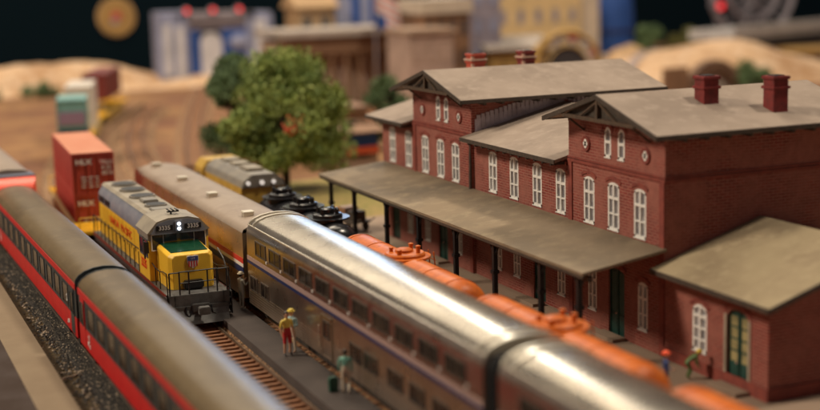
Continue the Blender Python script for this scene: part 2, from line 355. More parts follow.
# ------------------------------------------------------------------ trees
def tree(name, label, loc, h, w, zc0, leaf, nl, seed, trunk_r=.32, blobs=18, leafs=.24, extra=None, group=None, cat='tree'):
    r = random.Random(seed); t = thing(name, label, cat, loc, group=group)
    m = MB(); zc = (h+zc0)/2
    m.cyl((0, 0, 0), (.1, .05, zc0+.2*h), trunk_r, trunk_r*.7, 9); m.cyl((.1, .05, zc0+.2*h), (0, 0, h*.85), trunk_r*.7, .06, 8)
    cen = []
    for i in range(blobs):
        a = r.uniform(0, 2*PI); q = r.random(); zz = zc0+(h-zc0)*(.1+.84*q)
        rad = w/2*math.sqrt(max(.05, 1-((zz-zc-(-.08*h))/((h-zc0)/2*1.08))**2))*r.uniform(.35, .78)
        c = Vector((math.cos(a)*rad, math.sin(a)*rad, zz)); cen.append((c, w*r.uniform(.10, .20)))
        z0 = zc0+(zz-zc0)*.45
        m.tube([(.05, 0, z0), tuple(Vector((0, 0, z0)).lerp(c, .5)+Vector((0, 0, .15))), tuple(c)], trunk_r*.2, 5)
    obj('trunk', m, 'bark', t, smooth=50)
    m = MB()
    for i in range(nl):
        c, br = r.choice(cen); d = Vector((r.gauss(0, 1), r.gauss(0, 1), r.gauss(0, 1))).normalized()*br*(r.random()**.45)*1.15
        d.z *= .8; q = c+d; s = leafs*r.uniform(.6, 1.4); u = Vector((r.gauss(0, 1), r.gauss(0, 1), r.gauss(0, .7))).normalized()
        v = u.orthogonal().normalized(); v.rotate(Matrix.Rotation(r.uniform(0, PI), 3, u)); k = u.cross(v)
        m.add([q-v*s, q+k*s*.5, q+v*s, q-k*s*.5], [(0, 1, 2, 3)])
    obj('crown', m, leaf, t)
    if extra:
        m = MB()
        for i in range(70):
            q = Vector(extra)+Vector((r.gauss(0, .35), r.gauss(0, .2), r.gauss(0, .3))); m.ball(q, .12, 6)
        obj('blossom', m, 'coral', t)
    return t
tree('broadleaf_tree', 'largest bushy green tree beyond the far end of the station canopy', (31.7, 99.4, -.45), 10.5, 9.7, 1.9, 'leaf', 24000, 4, blobs=42, leafs=.19, extra=(-.3, -3.6, 5.6))
tree('broadleaf_tree', 'dark green narrow tree just behind the left side of the largest tree', (31.6, 112., -.45), 10., 6.8, .8, 'leafdk', 13000, 5, blobs=34, leafs=.2)
tree('round_bush', 'dark green bush behind the far wing of the station, left of its roof', (48.6, 120, -.4), 6.6, 6.2, .3, 'leafdk', 3000, 8, .2, 12, cat='bush')
tree('round_bush', 'dark green bush right of the brown tunnel arch behind the chimneys', (111.2, 149, 0), 2.9, 6.5, .1, 'leafdk', 2200, 9, .15, 12, cat='bush')
tree('round_bush', 'dark bush on the sand hill beside the blue shape', (118, 183.5, 1.), 5.4, 6.5, .3, 'leafdk', 2200, 10, .15, 12, cat='bush')
tree('round_bush', 'light olive bush on the sand hill below the black backdrop', (124.6, 183.5, 1.2), 4.3, 7, .3, 'leaflt', 2200, 12, .15, 12, cat='bush')
for i, (x, y, s) in enumerate(((4, 200.5, 1.7), (12, 201, 2.1), (20, 200.6, 1.6), (28, 201, 1.8))):
    tree('low_shrub', ['low dark shrub at the foot of the sand hills, far left', 'widest low shrub at the foot of the sand hills', 'small shrub at the foot of the sand hills left of the containers', 'dark shrub at the foot of the sand hills behind the containers'][i],
         (x, y, -.5), s, 6.5, .1, 'leafdk', 700, 20+i, .1, 7, .3, group='shrubs along the sand hills', cat='shrub')

# ------------------------------------------------------------------ rolling stock
def bogie(parent, x, y, z=.0, wb=2.4):
    b = MB()
    for s in (-1, 1):
        b.box(x+s*.98, x+s*1.1, y-wb/2-.45, y+wb/2+.45, .5, .78); b.box(x+s*.96, x+s*1.14, y-.35, y+.35, .3, .62)
        for k in (-1, 1): b.box(x+s*.96, x+s*1.16, y+k*wb/2-.18, y+k*wb/2+.18, .28, .62)
    b.box(x-1.1, x+1.1, y-.3, y+.3, .5, .8)
    o = obj('bogie', b, 'under', parent)
    for k in (-1, 1):
        w = MB(); w.cyl((x-.95, y+k*wb/2, .45), (x+.95, y+k*wb/2, .45), .08, n=10)
        for s in (-1, 1): w.cyl((x+s*.70, y+k*wb/2, .45), (x+s*.84, y+k*wb/2, .45), .45, n=24)
        obj('wheelset', w, 'under', o, smooth=40)
def coupler(parent, y, d):
    m = MB(); m.box(-.1, .1, min(y, y+d*.42), max(y, y+d*.42), .78, .98); m.box(-.2, .2, min(y+d*.36, y+d*.6), max(y+d*.36, y+d*.6), .72, 1.04)
    obj('coupler', m, 'under', parent, bevel=.02)
def frame_quad(m, x, y0, y1, z0, z1, w, t, mi=0, sx=-1):   # rectangular ring standing proud of the side at x
    a, b = sorted((x, x+sx*t))
    m.box(a, b, y0-w, y0, z0-w, z1+w, mi); m.box(a, b, y1, y1+w, z0-w, z1+w, mi)
    m.box(a, b, y0, y1, z0-w, z0, mi); m.box(a, b, y0, y1, z1, z1+w, mi)
def win(parent, x, yc, w, z0, z1, fm='frame', gm='glass', sx=-1, mull=True, fw=.06):
    m = MB(); frame_quad(m, x, yc-w/2, yc+w/2, z0, z1, fw, .035, 0, sx)
    if mull: a, b = sorted((x, x+sx*.03)); m.box(a, b, yc-.03, yc+.03, z0, z1)
    f = obj('window', m, fm, parent)
    m = MB(); a, b = sorted((x-sx*.01, x+sx*.012)); m.box(a, b, yc-w/2, yc+w/2, z0, z1)
    obj('pane', m, gm, f); return f

def silver_coach(label, yc, L=25.7, upper=11, doors=True):
    t = thing('double_deck_coach', label, 'train coach', (19.58, yc, 0), group='silver double deck coaches'); h = L/2
    side = [(-1.55, .72), (-1.55, 4.12), (-1.5, 4.38), (-1.40, 4.52), (1.40, 4.52), (1.5, 4.38), (1.55, 4.12), (1.55, .72)]
    m = MB(); m.ext(side, 1, -h, h)
    for k in range(7): m.box(-1.565, 1.565, -h+.02, h-.02, 1.02+k*.12-.28, 1.06+k*.12-.28)
    obj('body', m, 'silver', t, smooth=35)
    rp = [(-1.42, 4.46), (-1.36, 4.62), (-1.12, 4.78), (-.8, 4.90), (-.4, 4.975), (0, 5.), (.4, 4.975), (.8, 4.90), (1.12, 4.78), (1.36, 4.62), (1.42, 4.46)]
    m = MB(); m.ext(rp, 1, -h+.02, h-.02); obj('roof', m, 'silverroof', t, smooth=45)
    rl = [(x*1.02, z+.05) for x, z in rp]
    m = MB()
    for y in (-h+.0, -h+.62, h-.75, h-.13): m.ext(rl, 1, y, y+.14)
    m.box(-1.47, -1.425, -h+.05, h-.05, 4.50, 4.56); m.box(1.425, 1.47, -h+.05, h-.05, 4.50, 4.56)
    obj('roof_rib', m, 'silverlip', t, smooth=45)
    for nm, z0, z1, mt, px in (('red_stripe', 2.98, 3.07, 'spink', .018), ('white_stripe', 2.87, 2.975, 'spink', .019), ('blue_stripe', 2.72, 2.85, 'sblue', .02)):
        m = MB(); m.box(-1.55-px, -1.54, -h, h, z0, z1); m.box(1.54, 1.55+px, -h, h, z0, z1); obj(nm, m, mt, t)
    for i in range(upper):
        y = h-2.25-i*(L-4.3)/10
        win(t, -1.55, y, 1.5, 3.36, 3.95); win(t, 1.55, y, 1.5, 3.36, 3.95, sx=1)
        m = MB(); m.box(-1.60, -1.56, y-.99, y-.87, 3.20, 3.32); obj('marker', m, 'swhite', t)
    for y, w in ((h-.95, 1.0), (h-2.7, 1.1), (-1.6, 1.15), (-3.2, 1.25), (-5.6, 1.3), (-7.6, 1.2), (-9.6, 1.2)):
        if y < -h+1: continue
        win(t, -1.55, y, w, 1.5, 2.1)
    if doors:
        m = MB(); frame_quad(m, -1.565, 1.1, 2.2, .85, 2.5, .07, .04); m.box(-1.58, -1.56, 1.1, 2.2, .85, 2.5)
        d = obj('door', m, 'silver', t); win(d, -1.58, 1.65, .6, 1.65, 2.3, mull=False)
        m = MB(); m.tube([(-1.63, 2.42, 1.05), (-1.66, 2.42, 1.1), (-1.66, 2.42, 2.0), (-1.63, 2.42, 2.05)], .025, 6); obj('grab_rail', m, 'silverlip', d)
    for s in (-1, 1):
        y0, y1 = sorted((s*h, s*(h+.42))); m = MB(); m.ext([(-1.38, .8), (-1.38, 4.2), (-1.2, 4.55), (1.2, 4.55), (1.38, 4.2), (1.38, .8)], 1, y0, y1); obj('diaphragm', m, 'diaph', t, bevel=.08)
    m = MB(); m.box(-1.35, 1.35, -h+4, h-4, .38, .74); obj('underframe', m, 'under', t)
    for s in (-1, 1): bogie(t, 0, s*(h-2.6)); coupler(t, s*(h+.02), s)
    return t
silver_coach('silver double deck coach with full window row, beside the people on the dark platform', 50.3)
silver_coach('silver double deck coach nearest the camera, cut off by the bottom of the photo', 23.55, doors=False)

# single deck silver coach behind them, reflected orange painted into its sides
t = thing('single_deck_coach', 'long bronze coach with tan roof between the yellow locomotive and the silver coach', 'train coach', (19.55, 76.25, 0)); h = 12.3
m = MB(); m.ext([(-1.5, .75), (-1.5, 3.95), (-1.42, 4.12), (1.42, 4.12), (1.5, 3.95), (1.5, .75)], 1, -h, h); obj('body', m, 'bagside', t, smooth=35)
m = MB(); prof = [(-1.5, 3.98), (-1.44, 4.14), (-1.15, 4.28), (-.7, 4.38), (0, 4.43), (.7, 4.38), (1.15, 4.28), (1.44, 4.14), (1.5, 3.98)]
def sh(k, dz=0): return [(x*k, 3.98+(z-3.98)*k+dz) for x, z in prof]
m.loft([[(x, y, z) for x, z in sh(k)] for y, k in ((-h, 1), (h-1.6, 1), (h-.8, .97), (h-.3, .88), (h+.02, .7))]); obj('roof', m, 'bagroof', t, smooth=50)
for nm, z0, z1, mt in (('red_stripe', 2.46, 2.72, 'sred'), ('white_stripe', 2.28, 2.46, 'swhite'), ('blue_stripe', 1.95, 2.28, 'sblue')):
    m = MB(); m.box(-1.52, -1.49, -h, h-7, z0, z1); m.box(1.49, 1.52, -h, h-7, z0, z1); obj(nm, m, mt, t)
for y in (66.3, 73.1, 79.8, 86.6):
    m = MB(); m.box(-.75, -.25, y-76.25-.28, y-76.25+.28, 4.3, 4.56); m.box(-.8, -.2, y-76.25-.33, y-76.25+.33, 4.56, 4.62)
    obj('roof_vent', m, 'silverlip', t, bevel=.03)
m = MB(); m.box(-1.1, 1.1, -h-.3, -h, .9, 3.9); obj('diaphragm', m, 'diaph', t, bevel=.06)
m = MB(); m.box(-1.3, 1.3, -h+4, h-4, .38, .78); obj('underframe', m, 'under', t)
for s in (-1, 1): bogie(t, 0, s*(h-2.4)); coupler(t, s*h, s)
m = MB()
for y in (2.2, 6.1): m.box(-1.535, -1.5, y-.05, y+.05, .9, 3.9); m.box(-1.535, -1.5, y+2.2, y+2.3, .9, 3.9); m.box(-1.53, -1.5, y+.05, y+2.2, 3.8, 3.88)
obj('baggage_door', m, 'bagside', t)

# ---- red coaches
def red_coach(label, y0, y1):
    L = y1-y0; h = L/2; yc = (y0+y1)/2
    t = thing('red_coach', label, 'train coach', (TX['coach'](yc), yc, 0), .0122, group='red passenger coaches')
    m = MB(); m.ext([(-1.42, .92), (-1.46, 1.2), (-1.46, 3.15), (1.46, 3.15), (1.46, 1.2), (1.42, .92)], 1, -h, h); obj('body', m, 'greyband', t, smooth=30)
    m = MB()
    for s in (-1, 1):
        a, b = sorted((s*1.45, s*1.485)); m.box(a, b, -h, h, .9, 1.78)
    m.box(-1.46, 1.46, -h-.02, -h, .9, 1.78); obj('lower_panel', m, 'redcoach', t)
    m = MB()
    for s in (-1, 1):
        a, b = sorted((s*1.45, s*1.49)); m.box(a, b, -h, h, 3.05, 3.32)
    obj('upper_stripe', m, 'redcoach', t)
    rp = [(-1.46, 3.3), (-1.42, 3.48), (-1.25, 3.66), (-.95, 3.82), (-.5, 3.94), (0, 3.98), (.5, 3.94), (.95, 3.82), (1.25, 3.66), (1.42, 3.48), (1.46, 3.3), (1.4, 3.16), (-1.4, 3.16)]
    m = MB(); m.ext(rp, 1, -h+.03, h-.03); obj('roof', m, 'coachroof', t, smooth=45)
    m = MB(); m.ext([(x*1.006, z+.015) for x, z in rp], 1, -h, -h+.1); obj('roof_end', m, 'greyband', t, smooth=45)
    m = MB(); m.ext([(x*1.006, z+.015) for x, z in rp], 1, h-.1, h); obj('roof_end', m, 'greyband', t, smooth=45)
    k = int(L-3.6)//2
    for i in range(k):
        y = -h+2.6+i*(L-5.2)/(k-1)
        for s in (-1, 1): win(t, s*1.46, y, 1.25, 1.95, 2.85, 'greyband', 'glass', sx=s, mull=False, fw=.05)
    for e in (-1, 1):
        m = MB(); y = e*(h-.9); m.box(-1.50, -1.47, y-.42, y+.42, .95, 3.02)
        d = obj('door', m, 'redcoach' if e > 0 else 'greyband', t); win(d, -1.50, y, .5, 1.9, 2.8, 'greyband', 'glass', mull=False, fw=.04)
        text('class_number', '2', .42, (-1.50, e*(h-2.1), 2.3 if e < 0 else 1.5), 'contmark', t, bold=.02)
        m = MB(); m.box(-1.50, -1.485, e*(h-1.9)-.12, e*(h-1.9)+.12, 1.2, 1.36); m.box(-1.50, -1.485, e*(h-2.2)-.07, e*(h-2.2)+.07, 1.12, 1.28); obj('service_marking', m, 'contmark', t)
    m = MB(); m.box(-1.2, 1.2, -h+3.6, h-3.6, .4, .95); obj('underframe', m, 'under', t)
    for s in (-1, 1): m = MB(); a, b = sorted((s*h, s*(h+.28))); m.box(-.95, .95, a, b, .95, 3.3); obj('diaphragm', m, 'diaph', t, bevel=.06)
    for s in (-1, 1): bogie(t, 0, s*(h-2.6)); coupler(t, s*h, s)
    return t
def squeeze(t, k):
    for c in t.children_recursive: c.data.transform(Matrix.Diagonal((k, 1, 1, 1)))
squeeze(red_coach('red coach in the foreground, running off the bottom of the photo', 33.4, 59.1), .87)
squeeze(red_coach('red coach with long dark window band at the left edge of the photo', 59.75, 86.1), .87)
# red nosed unit beyond
t = thing('railcar', 'orange red nosed railcar with slate band behind the red coaches at the left edge', 'railcar', (TX['coach'](97), 97, 0), .0122)
m = MB(); m.ext([(-1.5, .9), (-1.5, 3.9), (1.5, 3.9), (1.5, .9)], 1, -9, 9.5); obj('body', m, 'redcoach', t)
m = MB(); m.loft([[(x, y, z) for x, z in ((-w, .85), (-w, zt), (w, zt), (w, .85))] for y, w, zt in ((-10.4, 1.1, 3.6), (-10.1, 1.3, 4.0), (-9.4, 1.48, 4.25), (-9, 1.505, 4.3))]); obj('nose', m, 'orangered', t, smooth=40)
m = MB(); m.box(-1.52, 1.52, -9.3, -7.2, 4.0, 4.36); m.box(-1.52, 1.52, -9, 9.5, 3.6, 3.95); obj('slate_band', m, 'slate', t, bevel=.05)
m = MB(); m.ext([(-1.5, 3.9), (-1.4, 4.3), (-1, 4.55), (0, 4.65), (1, 4.55), (1.4, 4.3), (1.5, 3.9)], 1, -8.2, 9.5); obj('roof', m, 'bagroof', t, smooth=45)
m = MB(); m.box(-.95, .95, -10.45, -10.1, 2.5, 3.2); obj('windscreen', m, 'glass', t, bevel=.05)
m = MB(); m.box(-1.2, 1.2, -8, 8, .4, .9); obj('underframe', m, 'under', t)
for s in (-1, 1): bogie(t, 0, s*6.8)

# ---- yellow hood locomotive
def handrail(parent, pts, posts, z0, r=.028, m='iron'):
    b = MB(); b.tube(pts, r, 6)
    for x, y, z in posts: b.cyl((x, y, z0), (x, y, z), r*1.1, n=6)
    return obj('handrail', b, m, parent)
t = loco = thing('diesel_locomotive', 'yellow diesel locomotive with green nose top and lit headlight, beside the platform', 'locomotive', (15.5, 72, 0), -.0, group=None)
m = MB(); m.box(-1.5, 1.5, -8.9, 9.6, 1.28, 1.55); m.box(-1.42, 1.42, -8.9, 9.6, 1.0, 1.28); obj('deck', m, 'pilot', t, bevel=.02)
m = MB()
for s in (-1, 1): a, b = sorted((s*1.5, s*1.52)); m.box(a, b, -8.9, 9.6, 1.4, 1.55)
obj('sill_stripe', m, 'redsill', t)
# nose (short hood)
m = MB(); m.loft([[(x, y, z) for x, z in ((-w, 1.55), (-w, zt-.12), (-w+.14, zt), (w-.14, zt), (w, zt-.12), (w, 1.55))] for y, w, zt in ((-8.05, .92, 3.2), (-7.8, 1.1, 3.28), (-5.6, 1.12, 3.4))])
obj('nose', m, 'yellow', t, smooth=30, bevel=.02)
m = MB(); m.ext([(-.9, -7.68), (.9, -7.68), (.96, -5.62), (-.96, -5.62)], 2, 3.34, 3.35)
m.v = [(x, y, 3.30+(y+7.75)*.056+(.012 if z > 3.345 else -.02)) for x, y, z in m.v]; obj('antiglare_panel', m, 'greentop', t)
m = MB(); m.ext([(-.48, -8.4), (.48, -8.4), (.48, -8.02), (-.48, -8.02)], 2, 1.6, 2.0); obj('nose_step', m, 'iron', t, bevel=.06)
# cab
cabp = [(-1.5, 1.55), (-1.5, 3.62), (-1.15, 4.12), (-.5, 4.26), (.5, 4.26), (1.15, 4.12), (1.5, 3.62), (1.5, 1.55)]
m = MB(); m.ext([(-1.5, 1.55), (-1.5, 3.4), (1.5, 3.4), (1.5, 1.55)], 1, -5.6, -3.2); cab = obj('cab', m, 'yellow', t, bevel=.03)
m = MB(); m.ext([(-1.5, 3.4), (-1.52, 3.72), (-1.05, 4.22), (-.5, 4.36), (.5, 4.36), (1.05, 4.22), (1.52, 3.72), (1.5, 3.4)], 1, -5.62, -3.1)
obj('cab_roof_front', m, 'locogrey', cab, bevel=.02)
m = MB(); m.ext([(-1.56, 3.70), (-1.07, 4.25), (-.5, 4.40), (.5, 4.40), (1.07, 4.25), (1.56, 3.70), (1.5, 3.68), (-1.5, 3.68)], 1, -5.75, -3.0); obj('cab_roof', m, 'lococream', cab, smooth=20)
m = MB(); m.ext([(-1.40, 3.66), (-1.02, 4.16), (-.5, 4.30), (.5, 4.30), (1.02, 4.16), (1.40, 3.66), (1.2, 3.62), (-1.2, 3.62)], 1, -5.79, -5.6); obj('brow', m, 'locoband', cab)
for s in (-1, 1):
    m = MB(); x0, x1 = sorted((s*.30, s*1.12)); m.box(x0, x1, -5.82, -5.78, 3.80, 4.06); nb = obj('number_board', m, 'board', cab)
    text('road_number', '3335', .29, (s*.71, -5.825, 3.93), 'contmark', nb, plane='-Y', ext=.004, bold=.008)
    for q in (0, 1):
        m = MB(); xa, xb = sorted((s*(.12+q*.66), s*(.72+q*.6)));  m.box(xa, xb, -5.66, -5.60, 3.08+.32*0, 3.58)
        if q == 0: m = MB(); m.box(xa, xb, -5.66, -5.60, 3.38, 3.6)
        w = obj('windshield', m, 'locoglass', cab)
        f = MB(); zz0 = 3.38 if q == 0 else 3.08
        for (a, b, c, d) in ((xa-.04, xa, zz0-.03, 3.62), (xb, xb+.04, zz0-.03, 3.62), (xa, xb, zz0-.04, zz0), (xa, xb, 3.6, 3.64)): f.box(a, b, -5.68, -5.6, c, d)
        obj('window_gasket', f, 'white' if q else 'pilot', w)
    for yy in (-5.0, -4.05): win(cab, s*1.5, yy, .72, 2.75, 3.38, 'pilot', 'locoglass', sx=s, mull=False)
m = MB(); m.box(-.2, .2, -5.88, -5.78, 3.7, 4.28); hb = obj('headlight_housing', m, 'locoband', cab, bevel=.03)
for z in (3.86, 4.1):
    m = MB(); m.cyl((0, -5.91, z), (0, -5.87, z), .085, n=16); obj('headlight', m, 'lamp', hb)
m = MB(); m.cyl((-.1, -4.7, 4.4), (-.1, -4.7, 4.55), .05, n=8)
for k in (-.2, 0, .2): m.cyl((k-.0, -4.9-abs(k)*.3, 4.6), (k, -4.2, 4.6), .045, .03, n=8)
m.box(-.3, .3, -4.75, -4.65, 4.5, 4.56); obj('air_horn', m, 'iron', cab, smooth=40)
text('cab_number', '3335', .62, (-1.505, -4.35, 2.25), 'redletter', cab, bold=.02)
m = MB(); m.box(-1.72, -1.52, -5.75, -5.7, 3.0, 3.4); m.box(-1.75, -1.7, -5.78, -5.6, 2.75, 3.42); obj('wind_deflector', m, 'iron', cab)
# long hood
m = MB(); m.ext([(-1.16, 1.55), (-1.16, 3.3), (1.16, 3.3), (1.16, 1.55)], 1, -3.2, 9.0); lh = obj('long_hood', m, 'yellow', t, bevel=.03)
m = MB(); m.ext([(-1.18, 3.3), (-1.2, 3.4), (-1.16, 3.72), (-.9, 4.14), (.9, 4.14), (1.16, 3.72), (1.2, 3.4), (1.18, 3.3)], 1, -3.0, 8.95); obj('hood_shoulder', m, 'locoband', lh, smooth=25)
m = MB(); m.ext([(-.97, 4.12), (-.8, 4.24), (.8, 4.24), (.97, 4.12)], 1, -3.1, 9.0); obj('hood_roof', m, 'lococream', lh)
for y in (-.9, 2.4, 5.0, 7.3):
    f = MB(); r = .62 if y > 2 else .5
    f.cyl((0, y, 4.22), (0, y, 4.36), r+.08, n=26); fan = obj('roof_fan', f, 'locogrey', lh, smooth=40)
    f = MB(); f.cyl((0, y, 4.30), (0, y, 4.375), r, n=26); obj('fan_grille', f, 'iron', fan, smooth=40)
m = MB(); m.box(-.55, .55, -2.6, -1.7, 4.2, 4.34); obj('dynamic_brake_cover', m, 'locogrey', lh, bevel=.04); m = MB(); m.box(-.4, .4, .2, 1.3, 4.2, 4.4); obj('exhaust_housing', m, 'locogrey', lh, bevel=.04)
for i in range(11):
    y = -2.7+i*1.02
    for s in (-1, 1):
        m = MB(); a, b = sorted((s*1.16, s*1.178)); m.box(a, b, y, y+.9, 1.7, 3.2); d_ = obj('hood_door', m, 'yellow', lh)
        m = MB(); a, b = sorted((s*1.178, s*1.21)); m.box(a, b, y+.75, y+.8, 2.2, 2.5); obj('latch', m, 'pilot', d_)
for s in (-1, 1):
    for y in (5.6, 7.3):
        m = MB(); a, b = sorted((s*1.175, s*1.21)); m.box(a, b, y, y+1.4, 3.36, 3.62)
        for k in range(7):
            a, b = sorted((s*1.2, s*1.225)); m.box(a, b, y, y+1.4, 3.37+k*.035, 3.385+k*.035)
        obj('radiator_grille', m, 'iron', lh)
text('lettering', 'UNION  PACIFIC', .56, (-1.19, 2.9, 2.85), 'redletter', lh, sx=1.45, bold=.0)
# shield emblem on the nose
def shield(w, hgt): return [(-w, hgt), (-w*.5, hgt*1.12), (0, hgt), (w*.5, hgt*1.12), (w, hgt), (w*1.02, hgt*.1), (w*.75, -hgt*.5), (0, -hgt), (-w*.75, -hgt*.5), (-w*1.02, hgt*.1)]
m = MB(); m.ext([(x+.05, z+2.84) for x, z in shield(.27, .3)], 1, -8.115, -8.07); em = obj('shield_emblem', m, 'swhite', t)
m = MB(); m.box(-.2, .3, -8.13, -8.11, 2.92, 3.12); obj('shield_top', m, 'shieldblue', em)
m = MB()
for k in range(4): m.box(-.17+k*.125, -.11+k*.125, -8.13, -8.11, 2.62, 2.9)
obj('shield_bars', m, 'sred', em)
text('shield_letters', 'U P', .13, (.05, -8.135, 3.02), 'contmark', em, plane='-Y', ext=.003)
# pilot, steps, front rail
m = MB(); m.box(-1.45, 1.45, -9.25, -8.85, .95, 1.55); m.box(-1.35, 1.35, -9.35, -9.05, .62, 1.0)
m.loft([[(x, y, z) for x, y, z in ((-w, yy, z), (w, yy, z), (w, -8.95, z), (-w, -8.95, z))] for yy, z, w in ((-9.85, .22, 1.3), (-9.5, .55, 1.32), (-9.25, .98, 1.4))])
pl = obj('pilot_plate', m, 'pilot', t, bevel=.02)
m = MB(); m.box(-.14, .14, -9.95, -9.3, .8, 1.0); m.box(-.26, .26, -10.2, -9.85, .72, 1.08); m.box(-.42, .42, -9.5, -9.3, .72, 1.1); obj('coupler', m, 'pilot', t, bevel=.03)
m = MB()
for s in (-1, 1):
    for k, z in enumerate((.42, .78, 1.14)): a, b = sorted((s*1.18, s*1.56)); m.box(a, b, -9.2, -8.85, z, z+.05)
    a, b = sorted((s*1.16, s*1.19)); m.box(a, b, -9.25, -8.8, .4, 1.55); a, b = sorted((s*1.55, s*1.58)); m.box(a, b, -9.25, -8.8, .4, 1.5)
obj('step', m, 'pilot', pl)
m = MB(); m.tube([(-.7, -9.38, 1.0), (-.72, -9.45, .7), (-.6, -9.5, .5), (-.45, -9.45, .75)], .035, 6); m.tube([(.5, -9.38, 1.), (.55, -9.46, .65), (.7, -9.48, .55)], .035, 6); obj('air_hose', m, 'iron', pl)
zr = 2.62
handrail(t, [(-1.38, -9.15, zr), (-.95, -9.15, zr), (-.9, -9.15, zr+.02), (.9, -9.15, zr+.02), (.95, -9.15, zr), (1.38, -9.15, zr)], [(x, -9.15, zr) for x in (-1.38, -.9, -.45, .45, .9, 1.38)], 1.5, .035, 'iron')
handrail(t, [(-.9, -9.15, 2.1), (.9, -9.15, 2.1)], [], 1.5, .03, 'iron')
for s in (-1, 1):
    handrail(t, [(s*1.45, -9.1, .6), (s*1.5, -9.15, 2.62), (s*1.45, -8.2, 2.55), (s*1.42, -7.4, 2.4), (s*1.4, -6.4, 2.4), (s*1.4, -5.7, 2.5)], [(s*1.42, -7.4, 2.4), (s*1.42, -6.5, 2.4)], 1.5, .026, 'iron')
    handrail(t, [(s*1.47, -3.1, 2.75), (s*1.47, 9.3, 2.55), (s*1.47, 9.5, .7)], [(s*1.47, -3+i*1.13, 2.6) for i in range(12)], 1.5, .026, 'iron')
m = MB(); m.tube([(1.56, -8.9, .5), (1.62, -8.9, 1.2), (1.6, -8.8, 2.0), (1.5, -8.3, 2.9), (1.42, -7.6, 3.3)], .03, 6); obj('grab_iron', m, 'pilot', t)
m = MB(); m.lathe([(-2.6, .3), (-2.55, .55), (2.55, .55), (2.6, .3)], 1, (0, .3, .82), 20); obj('fuel_tank', m, 'under', t, smooth=40)
for s in (-1, 1): bogie(t, 0, s*6.2, wb=3.2)
coupler(t, 9.6, 1)

for c in [cab, lh]+list(cab.children_recursive)+list(lh.children_recursive):
    for v in c.data.vertices: v.co.z += .25*max(0, min(1, (v.co.z-3.0)/.6))
# ---- second yellow locomotive
t = thing('diesel_locomotive', 'short yellow diesel locomotive with pale lamps, behind the black tank car', 'locomotive', (23.7, 84.2, 0))
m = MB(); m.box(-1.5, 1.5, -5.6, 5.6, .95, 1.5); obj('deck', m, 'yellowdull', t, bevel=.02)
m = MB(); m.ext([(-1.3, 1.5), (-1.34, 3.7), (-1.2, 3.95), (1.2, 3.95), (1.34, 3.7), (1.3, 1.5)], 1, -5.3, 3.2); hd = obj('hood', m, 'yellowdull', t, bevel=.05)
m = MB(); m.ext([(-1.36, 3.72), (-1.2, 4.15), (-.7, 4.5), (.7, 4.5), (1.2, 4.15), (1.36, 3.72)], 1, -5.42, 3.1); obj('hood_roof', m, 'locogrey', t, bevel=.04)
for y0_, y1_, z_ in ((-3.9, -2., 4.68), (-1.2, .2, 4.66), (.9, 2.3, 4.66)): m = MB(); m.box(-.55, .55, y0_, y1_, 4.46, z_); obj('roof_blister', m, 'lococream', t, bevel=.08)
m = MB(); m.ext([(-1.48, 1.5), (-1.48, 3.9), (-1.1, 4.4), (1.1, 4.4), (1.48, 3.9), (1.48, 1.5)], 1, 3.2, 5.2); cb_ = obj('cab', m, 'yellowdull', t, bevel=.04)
for s_ in (-1, 1): win(cb_, s_*1.48, 4.2, 1.0, 2.8, 3.5, 'pilot', 'locoglass', sx=s_)
for i, x in enumerate((-.95, -.1, .62)):
    m = MB(); m.cyl((x, -5.52, 4.02), (x, -5.42, 4.02), (.12, .14, .12)[i], n=14); obj('marker_lamp', m, 'lampwarm', t)
for s_ in (-1, 1):
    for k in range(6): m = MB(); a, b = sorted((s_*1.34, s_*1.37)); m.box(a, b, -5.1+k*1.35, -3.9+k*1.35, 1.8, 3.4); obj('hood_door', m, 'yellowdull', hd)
handrail(t, [(-1.3, -5.55, 2.4), (1.3, -5.55, 2.4)], [(x, -5.55, 2.4) for x in (-1.3, -.5, .5, 1.3)], 1.5, .03, 'iron')
for s_ in (-1, 1): bogie(t, 0, s_*3.4); handrail(t, [(s_*1.46, -5.5, 2.4), (s_*1.46, 3.1, 2.4)], [(s_*1.46, -5.4+i*1.6, 2.4) for i in range(6)], 1.5, .03, 'iron')
coupler(t, -5.6, -1)

